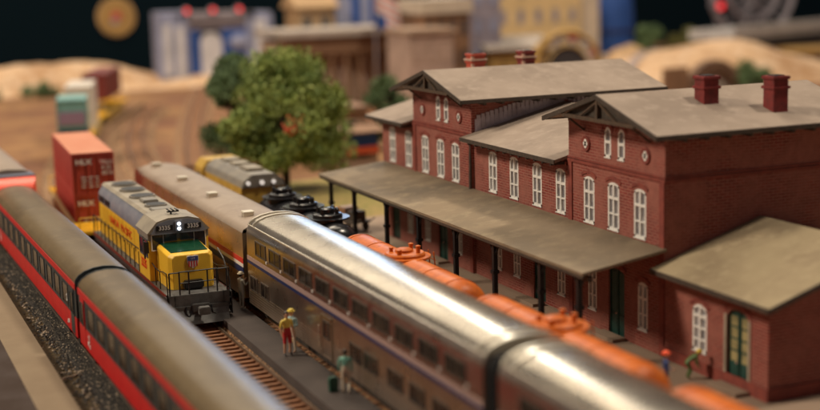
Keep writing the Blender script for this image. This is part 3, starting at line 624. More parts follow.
# ---- tank cars
def tank_car(label, yc, L, body, group=None, domes=1, name='tank_car'):
    t = thing(name, label, 'tank car', (23.7, yc, 0), group=group); h = L/2-.5
    prof = [(-h, .02), (-h+.03, .5), (-h+.14, .85), (-h+.36, 1.1), (-h+.65, 1.22), (-h+.9, 1.25), (h-.9, 1.25), (h-.65, 1.22), (h-.36, 1.1), (h-.14, .85), (h-.03, .5), (h, .02)]
    m = MB(); m.lathe(prof, 1, (0, 0, 2.28), 40)
    for y in (-h+1.0, -h/2, h/2, h-1.0): m.lathe([(y-.05, 1.252), (y-.05, 1.275), (y+.05, 1.275), (y+.05, 1.252)], 1, (0, 0, 2.28), 40)
    obj('tank', m, body, t, smooth=35)
    if domes == 1:
        m = MB(); m.lathe([(3.2, .95), (3.62, .93), (3.68, .86)], 2, (0, 0, 0), 28); d = obj('dome', m, body, t, smooth=35)
        m = MB(); m.lathe([(3.42, .9), (3.42, 1.18), (3.47, 1.2), (3.52, 1.18), (3.52, .9)], 2, (0, 0, 0), 28); obj('dome_platform', m, body, d, smooth=35)
        m = MB(); m.lathe([(3.6, .4), (3.78, .4), (3.84, .3)], 2, (0, .1, 0), 18)
        for x, y, r, z in ((.5, .45, .10, 3.86), (-.45, -.45, .11, 3.8), (.45, -.5, .10, 3.92), (-.5, .4, .09, 3.78)): m.lathe([(3.6, r), (z, r), (z+.04, r*1.2), (z+.09, r*1.2), (z+.12, r*.4)], 2, (x, y, 0), 12)
        obj('hatch', m, body, d, smooth=35)
        for s in (-1, 1):
            m = MB(); m.tube([(s*1.3, -.3, 1.2), (s*1.42, -.3, 2.3), (s*1.3, -.3, 3.6)], .03, 6); m.tube([(s*1.3, .3, 1.2), (s*1.42, .3, 2.3), (s*1.3, .3, 3.6)], .03, 6)
            for k in range(7): m.cyl((s*1.4, -.3, 1.4+k*.3), (s*1.4, .3, 1.4+k*.3), .02, n=5)
            obj('ladder', m, body, d)
    else:
        for y in (-3.9, 0, 3.8):
            m = MB(); m.lathe([(3.3, .8), (3.85, .78), (3.9, .7)], 2, (0, y, 0), 24); d = obj('dome', m, body, t, smooth=35)
            m = MB(); m.lathe([(3.62, .8), (3.62, 1.15), (3.7, 1.15), (3.7, .8)], 2, (0, y, 0), 24); m.lathe([(3.85, .35), (4.12, .35), (4.2, .2)], 2, (0, y, 0), 16)
            for a in range(4): m.lathe([(3.8, .12), (4.15, .12), (4.22, .05)], 2, (.55*math.cos(a*PI/2+.7), y+.55*math.sin(a*PI/2+.7), 0), 10)
            obj('dome_fitting', m, body, d, smooth=35)
    m = MB(); m.box(-1.4, -1.15, -h-.5, h+.5, .95, 1.1); m.box(1.15, 1.4, -h-.5, h+.5, .95, 1.1); m.box(-.35, .35, -h-.5, h+.5, .75, 1.1)
    for s in (-1, 1): y0, y1 = sorted((s*(h+.45), s*(h+.6))); m.box(-1.4, 1.4, y0, y1, .75, 1.15); y0, y1 = sorted((s*(h-1.2), s*(h-.8))); m.ext([(-1.2, 1.05), (-1.05, 1.6), (1.05, 1.6), (1.2, 1.05)], 1, y0, y1)
    obj('underframe', m, body if domes == 1 else 'under', t)
    m = MB()
    for s in (-1, 1): m.tube([(s*1.38, -h, 1.1), (s*1.38, -h, 2.2), (s*1.38, h, 2.2), (s*1.38, h, 1.1)], .03, 6)
    obj('side_rail', m, body, t)
    for s in (-1, 1): bogie(t, 0, s*(h-1.4), wb=1.8); coupler(t, s*(h+.6), s)
    return t
G = 'orange tank cars'
tank_car('orange tank car farthest away, coupled to the black tank car', 57.15, 14.3, 'orange', G)
tank_car('orange tank car in the middle, its domed hatch below the canopy corner', 43., 13.4, 'orange', G)
tank_car('orange tank car nearest the camera at the bottom edge of the photo', 29.2, 13.4, 'orange', G)
tank_car('black tank car with three domes in front of the grey roofed yellow locomotive', 71.4, 13.2, 'black', domes=3, name='black_tank_car')

# ---- containers on yellow well cars
def container(label, x, y, z, L, side, top, rz, w=2.6, hgt=2.56, marks=True, extra=None, name='shipping_container', group='shipping containers on the far train'):
    t = thing(name, label, 'container', (x, y, z), rz, group)
    m = MB(); pts = []
    zig = []                                   # corrugated plan outline
    n = int(L/.28)
    for i in range(n): yy = .12+(L-.24)*i/n; d = .04 if i % 2 else 0; zig += [(-w/2+d, yy), (-w/2+d, yy+(L-.24)/n*.8)]
    back = [(-w/2, L-.06), (w/2, L-.06)]
    zr_ = [(-a, b) for a, b in zig[::-1]]
    m.ext(zig+back+zr_+[(w/2, .06), (-w/2, .06)], 2, .1, hgt-.08); obj('corrugated_wall', m, side, t)
    m = MB()
    for a in (-w/2, w/2-.12):
        for b in (0, L-.12): m.box(a, a+.12, b, b+.12, 0, hgt-.01)
    for zz in (0, hgt-.13):
        for a in (-w/2-.005, w/2-.095): m.box(a, a+.1, .1, L-.1, zz, zz+.12)
        for b in (-.005, L-.095): m.box(-w/2+.1, w/2-.1, b, b+.1, zz, zz+.12)
    obj('corner_frame', m, side, t)
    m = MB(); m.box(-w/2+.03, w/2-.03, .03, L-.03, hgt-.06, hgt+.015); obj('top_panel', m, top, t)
    if marks:
        d = MB()
        for k in range(4): xx = -w/2+.25+k*.68; d.box(xx, xx+.05, -.04, .07, .1, hgt-.1)
        d.box(-.03, .03, -.005, .07, .1, hgt-.1); dr = obj('door_bar', d, side, t)
        text('marking', 'HLX', .42, (-w/2+.72, -.045, hgt-.55), 'contmark', t, plane='-Y', bold=.02, sx=1.2)
        text('marking', 'TRLU\n4 23\n 8510', .34, (w/2-.5, -.045, hgt-.95), 'contmark', t, plane='-Y', bold=.006)
        for r_ in range(4):
            for c_ in range(3):
                mm = MB(); mm.box(-.75+c_*.42, -.48+c_*.42+R.uniform(-.05, .05), -.03, .06, .42+r_*.2, .48+r_*.2)
                obj('small_marking', mm, 'contmark', t)
    if extra == 'teal':
        m = MB(); m.box(-w/2+.15, w/2-.15, -.02, .07, .35, 1.5); obj('lilac_panel', m, 'lilac', t)
    return t
def well_car(label, x, y, rz, L):
    t = thing('well_car', label, 'well car', (x, y, 0), rz, 'yellow well cars under the containers'); m = MB()
    for s in (-1, 1): a, b = sorted((s*1.36, s*1.5)); m.box(a, b, -.6, L+.6, .35, 1.25); a, b = sorted((s*1.3, s*1.62)); m.box(a, b, -.6, L+.6, 1.22, 1.3)
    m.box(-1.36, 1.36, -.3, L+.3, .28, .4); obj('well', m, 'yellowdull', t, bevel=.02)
    for e, y0, y1 in ((0, -3.6, -.3), (1, L+.3, L+3.6)):
        m = MB(); m.box(-1.5, 1.5, y0, y1, 1.1, 1.3)
        for k in range(5): yy = y0+.3+k*.6; m.box(-1.4, 1.4, yy, yy+.1, 1.3, 1.36)
        m.box(-.4, .4, y0, y1, .8, 1.1); obj('end_platform', m, 'yellow', t)
        yy = y0+.1 if e == 0 else y1-.1
        handrail(t, [(-1.4, yy, 2.1), (1.4, yy, 2.1)], [(xx, yy, 2.1) for xx in (-1.4, -.5, .5, 1.4)], 1.3, .03, 'yellow')
        bogie(t, 0, (y0+y1)/2, wb=1.8)
    return t
def on_curve(y, d=0): 
    f = TX['loco']; s = (f(y+.5)-f(y-.5)); return f(y), -math.atan(s)
x, a = on_curve(92); a = -.06
well_car('yellow well car carrying the brick red containers behind the yellow locomotive', 15.1, 86.6, a, 12.2)
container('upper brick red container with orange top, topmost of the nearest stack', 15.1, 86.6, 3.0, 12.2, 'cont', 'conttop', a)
container('lower brick red container sunk in the yellow well car, under the orange topped one', 15.1, 86.6, .42, 12.2, 'cont', 'cont', a)
x, a, q = 20.2, -.2, 124.8
well_car('yellow well car carrying the teal and navy containers', x, q, a, 6.1)
container('teal container with lilac panel, on top of the navy one', x, q, 3.0, 6.1, 'teal', 'teal', a, marks=False, extra='teal')
container('navy container below the teal one', x, q, .42, 6.1, 'navy', 'navy', a, marks=False)
x, a, q = 23.2, -.24, 139.
well_car('yellow well car carrying the white containers', x, q, a, 9)
container('white container on top of the third stack, behind the teal one', x, q, 3.0, 9, 'contwhite', 'contwhite', a, marks=False)
container('white container below, behind the navy one', x, q, .42, 9, 'contwhite', 'contwhite', a, marks=False)
x, a, q = 28., -.33, 156.5
well_car('farthest yellow well car carrying the maroon container', x, q, a, 12.2)
container('maroon container on the farthest car of the container train', x, q, 2.6, 12.2, 'maroon', 'maroon', a, marks=False, hgt=2.9)

# ------------------------------------------------------------------ station
FX = 31.0
st = thing('station_building', 'red brick station with gabled blocks, felt roofs and a long platform canopy', 'station', (FX, 60, .28))
def L3(x, y, z): return (x-FX, y-60, z-.28)
def wallX(m, x, y0, y1, z0, z1, ops, t=.22, sx=-1, mi=0):
    """wall facing -X at plane x with openings (yc, w, zb, zt, arch rise); reveals go inward"""
    ops = sorted(ops); cur = y0
    def quad(pts): m.add([L3(*p) for p in pts], [tuple(range(len(pts)))], mi)
    for yc, w, zb, zt, ar in ops:
        a, b = yc-w/2, yc+w/2
        quad([(x, cur, z0), (x, a, z0), (x, a, z1), (x, cur, z1)])
        quad([(x, a, z0), (x, b, z0), (x, b, zb), (x, a, zb)])
        n = 8; arc = [(a+w*i/n, zt-ar+ar*math.sqrt(max(0, 1-(2*i/n-1)**2))) for i in range(n+1)]
        if ar < .3: arc = [(a+w*i/n, zt-ar*(2*i/n-1)**2) for i in range(n+1)]
        for (ya, za), (yb, zb_) in zip(arc, arc[1:]):
            quad([(x, ya, za), (x, yb, zb_), (x, yb, z1), (x, ya, z1)]); quad([(x, ya, za), (x+t, ya, za), (x+t, yb, zb_), (x, yb, zb_)])
        quad([(x, a, zb), (x+t, a, zb), (x+t, a, arc[0][1]), (x, a, arc[0][1])]); quad([(x, b, zb), (x+t, b, zb), (x+t, b, arc[-1][1]), (x, b, arc[-1][1])])
        quad([(x, a, zb), (x, b, zb), (x+t, b, zb), (x+t, a, zb)])
        cur = b
    quad([(x, cur, z0), (x, y1, z0), (x, y1, z1), (x, cur, z1)])
def arch_trim(parent, x, yc, w, zt, ar, mt='brickplain'):
    m = MB(); n = 8; th = .12; a = yc-w/2; ws = .2; pts = []
    for i in range(n+1):
        u = 2*i/n-1; zz = zt-ar*(u*u) if ar < .3 else zt-ar+ar*math.sqrt(max(0, 1-u*u)); k = 1+ws/(w/2)
        pts.append(((yc+u*w/2*(k-.14), zz+.09+.05*(1-u*u)), (yc+u*w/2*k, zz+.09+.05*(1-u*u)+th)))
    for p, q in zip(pts, pts[1:]):
        m.loft([[L3(x-.04, *p[0]), L3(x-.04, *p[1]), L3(x+.0, *p[1]), L3(x+.0, *p[0])], [L3(x-.04, *q[0]), L3(x-.04, *q[1]), L3(x+.0, *q[1]), L3(x+.0, *q[0])]])
    return obj('brick_arch', m, mt, parent)
def sash(parent, x, yc, w, zb, zt, ar, rows=3, sill=True, fm='white', trim=True, gm='pane', inset=.05):
    m = MB(); xi = x+inset; fw = .10; n = 8
    def arcz(u): return zt-ar*(u*u) if ar < .3 else zt-ar+ar*math.sqrt(max(0, 1-u*u))
    m.box(*[v for v in (xi-.05-FX, xi+.05-FX, yc-w/2-60, yc-w/2+fw-60, zb-.28, arcz(-1)-.28+.0)])
    m.box(xi-.05-FX, xi+.05-FX, yc+w/2-fw-60, yc+w/2-60, zb-.28, arcz(1)-.28)
    m.box(xi-.05-FX, xi+.05-FX, yc-w/2-60, yc+w/2-60, zb-.28, zb-.28+fw)
    for i in range(n):
        u0, u1 = 2*i/n-1, 2*(i+1)/n-1
        q0 = [(yc+u0*w/2, arcz(u0)), (yc+u0*w/2, arcz(u0)-fw*1.1)]; q1 = [(yc+u1*w/2, arcz(u1)), (yc+u1*w/2, arcz(u1)-fw*1.1)]
        m.loft([[L3(xi-.05, *q0[0]), L3(xi-.05, *q0[1]), L3(xi+.05, *q0[1]), L3(xi+.05, *q0[0])], [L3(xi-.05, *q1[0]), L3(xi-.05, *q1[1]), L3(xi+.05, *q1[1]), L3(xi+.05, *q1[0])]])
    if w > .6: m.box(xi-.06-FX, xi+.04-FX, yc-.055-60, yc+.055-60, zb-.28, zt-.30)
    for k in range(1, rows):
        zz = zb+(zt-zb)*k/rows; tk = .06 if k == rows-1 else .035
        m.box(xi-.055-FX, xi+.04-FX, yc-w/2-60, yc+w/2-60, zz-tk-.28, zz+tk-.28)
    if sill: m.box(x-.04-FX, xi-FX, yc-w/2-60, yc+w/2-60, zb-.05-.28, zb-.28)
    f = obj('window', m, fm, parent)
    m = MB(); arc = [(yc+(2*i/n-1)*w/2, arcz(2*i/n-1)-.02) for i in range(n+1)]
    pl = [(yc-w/2, zb)]+arc+[(yc+w/2, zb)]; m.loft([[L3(xi+.03, a, b) for a, b in pl], [L3(xi+.05, a, b) for a, b in pl]]); obj('pane', m, gm, f)
    if trim: arch_trim(parent, x, yc, w, zt, ar)
    return f
def door(parent, x, yc, w, zt, ar=.15, fm='green', glazed=False):
    zb = .3; m = MB(); xi = x+.12; y0 = yc-60
    m.box(xi-FX, xi+.08-FX, y0-w/2, y0+w/2, .02, zt-.3)
    for s in (-1, 1):
        c = y0+s*w/4
        for a, b in ((.15, .95), (1.15, zt-.45)):
            if not glazed or a < 1: m.box(xi-.03-FX, xi-FX, c-w*.17, c+w*.17, a, b)
    m.box(xi-.05-FX, xi-FX, y0-.03, y0+.03, .02, zt-.3)
    for s in (-1, 1): m.box(xi-.05-FX, xi-FX, y0+s*w/2-.06, y0+s*w/2+.06, .02, zt-.3)
    d = obj('door', m, fm, parent)
    if glazed:
        g_ = MB()
        for s in (-1, 1):
            for k in range(4): g_.box(xi-.02-FX, xi-.005-FX, y0+s*w/4-.2, y0+s*w/4+.2, 1.02+k*.46, 1.40+k*.46)
        obj('pane', g_, 'dooryellow', d)
    m = MB(); m.cyl((xi-.09-FX, y0+.12, 1.0), (xi-.03-FX, y0+.12, 1.0), .04, n=8); obj('handle', m, 'chimpale', d)
    arch_trim(parent, x, yc, w, zt, ar)
    return d
K['dooryellow'] = mat('door_glass_warm', (.40, .34, .16), .25, col2=(.22, .2, .1), ns=2)
def plainbox(m, x0, x1, y0, y1, z0, z1, skip_front=True):   # the other walls of a block
    P = [L3(x0, y0, z0), L3(x1, y0, z0), L3(x1, y1, z0), L3(x0, y1, z0), L3(x0, y0, z1), L3(x1, y0, z1), L3(x1, y1, z1), L3(x0, y1, z1)]
    m.add(P, [(0, 1, 5, 4), (1, 2, 6, 5), (2, 3, 7, 6)])
def roof_slab(m, pts, th=.14):          # pts: four corners of a sloping slab (top surface), in scene coords
    top = [L3(*p) for p in pts]; bot = [(a, b, c-th) for a, b, c in top]; m.loft([bot, top])
def gable_roof_x(parent, x0, x1, ya, yb, yr, ze, zr_, mt):     # ridge along X
    r = MB()
    for y in (ya, yb): roof_slab(r, [(x0, y, ze), (x1, y, ze), (x1, yr, zr_), (x0, yr, zr_)])
    rf = obj('roof', r, mt, parent)
    e = MB()
    for y in (ya, yb):
        e.loft([[L3(x0-.05, y, ze-.22), L3(x0+.06, y, ze-.22), L3(x0+.06, y, ze-.01), L3(x0-.05, y, ze-.01)], [L3(x0-.05, yr, zr_-.22), L3(x0+.06, yr, zr_-.22), L3(x0+.06, yr, zr_-.01), L3(x0-.05, yr, zr_-.01)]])
        s = -1 if y < yr else 1
        e.box(x0-FX, x1-FX, min(y, y+s*.05)-60, max(y, y+s*.05)-60, ze-.2-.28, ze-.02-.28)
        k = x0+1.3
        while k < x1-.3:
            a, b = sorted((y-s*.02, y-s*.75)); e.box(k-FX, k+.14-FX, a-60, b-60, ze-.32-.28, ze-.16-.28); k += 1.05
    obj('roof_edge', e, 'trimdark', rf)
    tr = MB(); sl = (zr_-ze)/(yr-ya); hz = ze+.28; hw = (zr_-.2-hz)/sl          # timber truss in the gable
    tr.box(x0+.0-FX, x0+.16-FX, yr-hw-60, yr+hw-60, hz-.28-.16, hz-.28); tr.box(x0+.01-FX, x0+.15-FX, yr-.08-60, yr+.08-60, hz-.28, zr_-.28-.1)
    bd = MB(); bd.ext([(yr-hw*.97-60, hz-.28), (yr+hw*.97-60, hz-.28), (yr-60, zr_-.42)], 0, x0+.2-FX, x0+.24-FX); obj('gable_board', bd, 'trimdark', rf)  # dark sheet standing in for the shade in the gable recess
    for s in (-1, 1):
        tr.tube([L3(x0+.08, yr+s*hw*.5, hz-.02), L3(x0+.08, yr+s*.1, zr_-.35)], .06, 4)
        tr.tube([L3(x0+.05, yr+s*hw*.9, hz-.1), L3(FX-.02, yr+s*hw*.9, hz-.8)], .06, 4)
        tr.box(x0+.1-FX, -.0, yr+s*hw*.9-.06-60, yr+s*hw*.9+.06-60, hz-.43, hz-.3)
    obj('gable_truss', tr, 'truss', rf)
    return rf
def block(y0, y1, ridge_y, wx, gy, name='wall', back=40.2, ze=9.62, zr_=10.92, eav=1.0, extra_front=None, ops0=()):
    m = MB(); ops1 = [(y, .92, 4.98, 7.05, .13) for y in wx]; ops2 = [(y, .54, 8.1, 9.42, .27) for y in gy]
    wallX(m, FX, y0, y1, .2, 4.6, ops0); wallX(m, FX, y0, y1, 4.6, 7.62, ops1); wallX(m, FX, y0, y1, 7.62, 9.5, ops2)
    slope = (zr_-ze)/(ridge_y-(y0-.85)); gz = lambda y: zr_-abs(y-ridge_y)*slope-.15
    m.add([L3(FX, y0, 9.5), L3(FX, y1, 9.5), L3(FX, y1, gz(y1)), L3(FX, ridge_y, gz(ridge_y)), L3(FX, y0, gz(y0))], [(0, 1, 2, 3, 4)])
    m.add([L3(back, y0, 9.5), L3(back, y1, 9.5), L3(back, y1, gz(y1)), L3(back, ridge_y, gz(ridge_y)), L3(back, y0, gz(y0))], [(4, 3, 2, 1, 0)])
    plainbox(m, FX, back, y0, y1, .2, gz(y0)+.0)
    w = obj('wall', m, 'brick', st)
    b = MB()
    for z, d, hh in ((7.56, .07, .12), (7.72, .05, .08)):
        b.box(-d, 0, y0-60-d, y1-60+d, z-.28, z+hh-.28); b.box(0, back-FX, y0-60-d, y0-60, z-.28, z+hh-.28)
    for s, yy in ((1, y0), (-1, y1)):
        a, c = sorted((yy, yy+s*.35)); b.box(-.06, 0, a-60, c-60, .02, 7.28)
    obj('brick_band', b, 'brickplain', w)
    for y in wx: sash(w, FX, y, .92, 4.98, 7.05, .13)
    for y in gy: sash(w, FX, y, .54, 8.1, 9.42, .27, rows=2)
    for y in (ridge_y+2.5, ridge_y-2.35):
        o_ = MB(); o_.lathe([(-.05, .26), (-.08, .33), (-.02, .36), (0, .36)], 0, L3(FX, y, 8.5), 18); f = obj('round_window', o_, 'brickplain', w, smooth=30)
        o_ = MB()
        for dy, dz in ((0, .1), (0, -.1), (-.08, 0), (.08, 0)): o_.cyl(L3(FX-.075, y+dy, 8.5+dz), L3(FX-.0, y+dy, 8.5+dz), .11, n=10)
        obj('round_pane', o_, 'white', f)
    gable_roof_x(st, FX-eav, back+.8, y0-.95, y1+.95-(.35 if y0 < 50 else 0), ridge_y, ze, zr_, 'roof')
    return w
gw = lambda y, w=.75, zb=1.05, zt=3.1: (y, w, zb, zt, .12)
wb1 = block(47.1, 54.95, 50.85, (53.15, 51.08, 48.97), (51.55, 50.45), ops0=[gw(48.75), gw(52.9), (50.85, 1.3, .3, 3.3, .15)])
sash(wb1, FX, 48.75, .75, 1.05, 3.1, .12); sash(wb1, FX, 52.9, .75, 1.05, 3.1, .12); door(wb1, FX, 50.85, 1.3, 3.3)
wb2 = block(65.2, 72.9, 69.0, (71.3, 69.2, 67.25), (69.4, 68.35), back=41.6, ze=9.62, zr_=10.9, ops0=[gw(71.2), gw(67.0), (69.1, 1.2, .3, 3.2, .15)])
sash(wb2, FX, 71.2, .75, 1.05, 3.1, .12); sash(wb2, FX, 67.0, .75, 1.05, 3.1, .12); door(wb2, FX, 69.1, 1.2, 3.2)
# wings between and beyond
def wing(y0, y1, wx, gwx, doors, back=41., right_open=False):
    m = MB(); wallX(m, FX+.12, y0, y1, .2, 4.6, [gw(y) for y in gwx]+[(y, 1.2, .3, 3.2, .15) for y in doors]); wallX(m, FX+.12, y0, y1, 4.6, 7.55, [(y, .92, 4.98, 7.05, .13) for y in wx])
    plainbox(m, FX+.12, back, y0, y1, .2, 7.5)
    for yy in (y1,) : m.add([L3(FX+.12, yy, 7.5), L3(36.5, yy, 8.9), L3(back, yy, 7.5)], [(0, 1, 2)])
    w = obj('wall', m, 'brick', st)
    for y in wx: sash(w, FX+.12, y, .92, 4.98, 7.05, .13)
    for y in gwx: sash(w, FX+.12, y, .75, 1.05, 3.1, .12)
    for y in doors: door(w, FX+.12, y, 1.2, 3.2)
    b = MB(); b.box(.02, .12, y0-60, y1-60, 7.15-.28, 7.3-.28)
    k = y0+.2
    while k < y1-.1: b.box(.0, .12, k-60, k+.13-60, 7.3-.28, 7.45-.28); k += .3
    obj('brick_band', b, 'brickplain', w)
    r = MB(); y0r, y1r = y0+.01, (y1-.01 if y1 < 75 else y1+.7)
    roof_slab(r, [(FX-.7, y0r, 7.62), (36.5, y0r, 9.12), (36.5, y1r, 9.12), (FX-.7, y1r, 7.62)]); roof_slab(r, [(36.5, y0r, 9.12), (back+.7, y0r, 7.62), (back+.7, y1r, 7.62), (36.5, y1r, 9.12)])
    rf = obj('roof', r, 'roof', st)
    e = MB(); e.box(-.75, -.7, y0r-60, y1r-60, 7.62-.2-.28, 7.62-.0-.28)
    k = y0+.4
    while k < y1-.2: e.box(-.68, .1, k-60, k+.12-60, 7.32-.28, 7.44-.28); k += .8
    if y1 > 75: e.loft([[L3(FX-.7, y1r, 7.42), L3(FX-.7, y1r+.05, 7.42), L3(FX-.7, y1r+.05, 7.62), L3(FX-.7, y1r, 7.62)], [L3(36.5, y1r, 8.92), L3(36.5, y1r+.05, 8.92), L3(36.5, y1r+.05, 9.12), L3(36.5, y1r, 9.12)]])
    obj('roof_edge', e, 'trimdark', rf)
wing(55., 65.15, (63.0, 60.65, 58.25, 55.95), (62.5, 60.45, 55.95), (58.1,))
wing(72.95, 78., (76.45, 74.), (74.0,), (76.2,))
# grey ribbed strip above the low roof, on the far block's side wall
s_ = MB(); k = 31.3
while k < 40.:
    zb = 7.72+(min(k, 36.5)-30.3)*.242 if k < 36.5 else 9.2-(k-36.5)*.3
    s_.box(k-FX, k+.2-FX, 65.12-60, 65.2-60, zb-.28, min(zb+.75, 9.4)-.28); k += .26
s_.loft([[L3(31.2, y, 7.7), L3(31.2, y, 8.5), L3(36.5, y, 9.4), L3(36.5, y, 9.0)] for y in (65.15, 65.2)]); obj('ribbed_flashing', s_, 'siding', wb2)
s_ = MB(); s_.tube([L3(30.98, 65.3, 7.4), L3(30.9, 65.25, 4.8)], .09, 8); s_.tube([L3(30.6, 65.25, 7.55), L3(30.95, 65.25, 7.2)], .08, 8); obj('downpipe', s_, 'trimdark', wb2)
# chimneys
def chimney(x, y, z0, z1, w, parent, mt='chim', pale=False):
    m = MB(); q = w/2; a, b = x-FX, y-60
    m.box(a-q, a+q, b-q, b+q, z0-.28, z1-.28-.18); m.box(a-q-.07, a+q+.07, b-q-.07, b+q+.07, z1-.86, z1-.74); m.box(a-q-.06, a+q+.06, b-q-.06, b+q+.06, z1-.46, z1-.28-.04)
    c = obj('chimney', m, mt, parent, bevel=.02)
    m = MB(); m.box(a-q+.12, a+q-.12, b-q+.12, b+q-.12, z1-.34, z1-.28); obj('flue', m, 'diaph', c)
    if pale:
        m = MB()
        for z in (z1-.42, z1-.95): m.box(a-q-.1, a+q+.1, b-q-.1, b+q+.1, z-.28, z+.09-.28)
        m.box(a-q-.03, a-q+.12, b-q-.03, b-q+.12, z0-.28, z1-.3); obj('pale_band', m, 'chimpale', c)
chimney(34.5, 49.3, 10.1, 11.6, .74, wb1); chimney(37.0, 47.9, 9.7, 11.55, .74, wb1)
K['chimlit'] = mat('chimney_orange_brick', (.50, .085, .05), .6, col2=(.36, .06, .04), ns=3, bump=.25)  # lit copy of the chimney brick, lamplight put into its colour
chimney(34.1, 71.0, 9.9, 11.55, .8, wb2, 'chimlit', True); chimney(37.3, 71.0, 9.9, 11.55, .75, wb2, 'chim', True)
# extension
m = MB(); wallX(m, FX, 40.3, 47.08, .2, 4.1, [(44.62, .95, 1.15, 3.05, .2), (42.15, 1.35, .3, 3.35, .3)])
X1 = 40.4
m.add([L3(FX, 40.3, .2), L3(X1, 40.3, .2), L3(X1, 40.3, 4.1), L3(35.7, 40.3, 5.55), L3(FX, 40.3, 4.1)], [(0, 1, 2, 3, 4)]); m.add([L3(X1, 40.3, .2), L3(X1, 47.08, .2), L3(X1, 47.08, 4.1), L3(X1, 40.3, 4.1)], [(0, 1, 2, 3)])
we = obj('wall', m, 'brick', st)
sash(we, FX, 44.62, .95, 1.15, 3.05, .2, rows=4); door(we, FX, 42.15, 1.35, 3.35, .3, glazed=True)
m = MB(); zz = .28
for a, b in ((41.33, 41.47), (42.83, 42.97)): m.box(-.05, .1, a-60, b-60, .02, 2.8)
obj('door_surround', m, 'stone', we)
m = MB(); m.box(-.08, 0, 40.22-60, 47.05-60, 0, .5); m.box(0, 9.4, 40.22-60, 40.3-60, 0, .5); obj('plinth', m, 'brickplain', we)
r = MB(); roof_slab(r, [(FX-.7, 39.4, 4.1), (35.7, 39.4, 5.78), (35.7, 47.08, 5.78), (FX-.7, 47.08, 4.1)]); roof_slab(r, [(35.7, 39.4, 5.78), (X1+.7, 39.4, 4.1), (X1+.7, 47.08, 4.1), (35.7, 47.08, 5.78)])
rf = obj('roof', r, 'roofext', st)
e = MB(); e.box(-.76, -.7, -20.6, 47.08-60, 3.62, 3.82)
for x0, z0, x1, z1 in ((FX-.7, 4.1, 35.7, 5.78), (35.7, 5.78, X1+.7, 4.1)):
    e.loft([[L3(x0, 39.34, z0-.2), L3(x0, 39.4, z0-.2), L3(x0, 39.4, z0-.0), L3(x0, 39.34, z0-.0)], [L3(x1, 39.34, z1-.2), L3(x1, 39.4, z1-.2), L3(x1, 39.4, z1), L3(x1, 39.34, z1)]])
obj('roof_edge', e, 'trimdark', rf)
# canopy
r = MB(); roof_slab(r, [(27., 46.85, 4.32), (27., 78.3, 4.32), (31., 77.7, 4.86), (31., 46.95, 4.86)], .12); cn = obj('canopy', r, 'canopy', st)
e = MB(); e.box(27.02-FX, 27.12-FX, 46.9-60, 78.2-60, 3.78, 3.92)
k = 47.3
while k < 78: e.loft([[L3(27.1, k, 4.08), L3(27.1, k+.1, 4.08), L3(27.1, k+.1, 4.2), L3(27.1, k, 4.2)], [L3(30.95, k, 4.6), L3(30.95, k+.1, 4.6), L3(30.95, k+.1, 4.72), L3(30.95, k, 4.72)]]); k += 1.1
e.box(27.35-FX, 27.55-FX, 47-60, 78-60, 3.6, 3.8); obj('canopy_beam', e, 'trimdark', cn)
for y in (47.9, 51.13, 55.54, 59.75, 64.2, 68.6, 73.5, 77.4):
    m = MB(); X = 27.45-FX; m.box(X-.1, X+.1, y-.1-60, y+.1-60, 0, 3.62); m.box(X-.17, X+.17, y-.17-60, y+.17-60, 0, .5); m.box(X-.15, X+.15, y-.15-60, y+.15-60, 2.3, 2.45)
    for s in (-1, 1): m.tube([(X, y-60, 3.1), (X, y-60+s*.4, 3.6)], .05, 5)
    obj('canopy_post', m, 'iron', cn)
# steps / small platform kerb before the doors
for y in (50.85, 58.1, 69.1, 42.15): m = MB(); m.box(-.75, -.1, y-.9-60, y+.9-60, 0, .14); obj('door_step', m, 'paving', st)

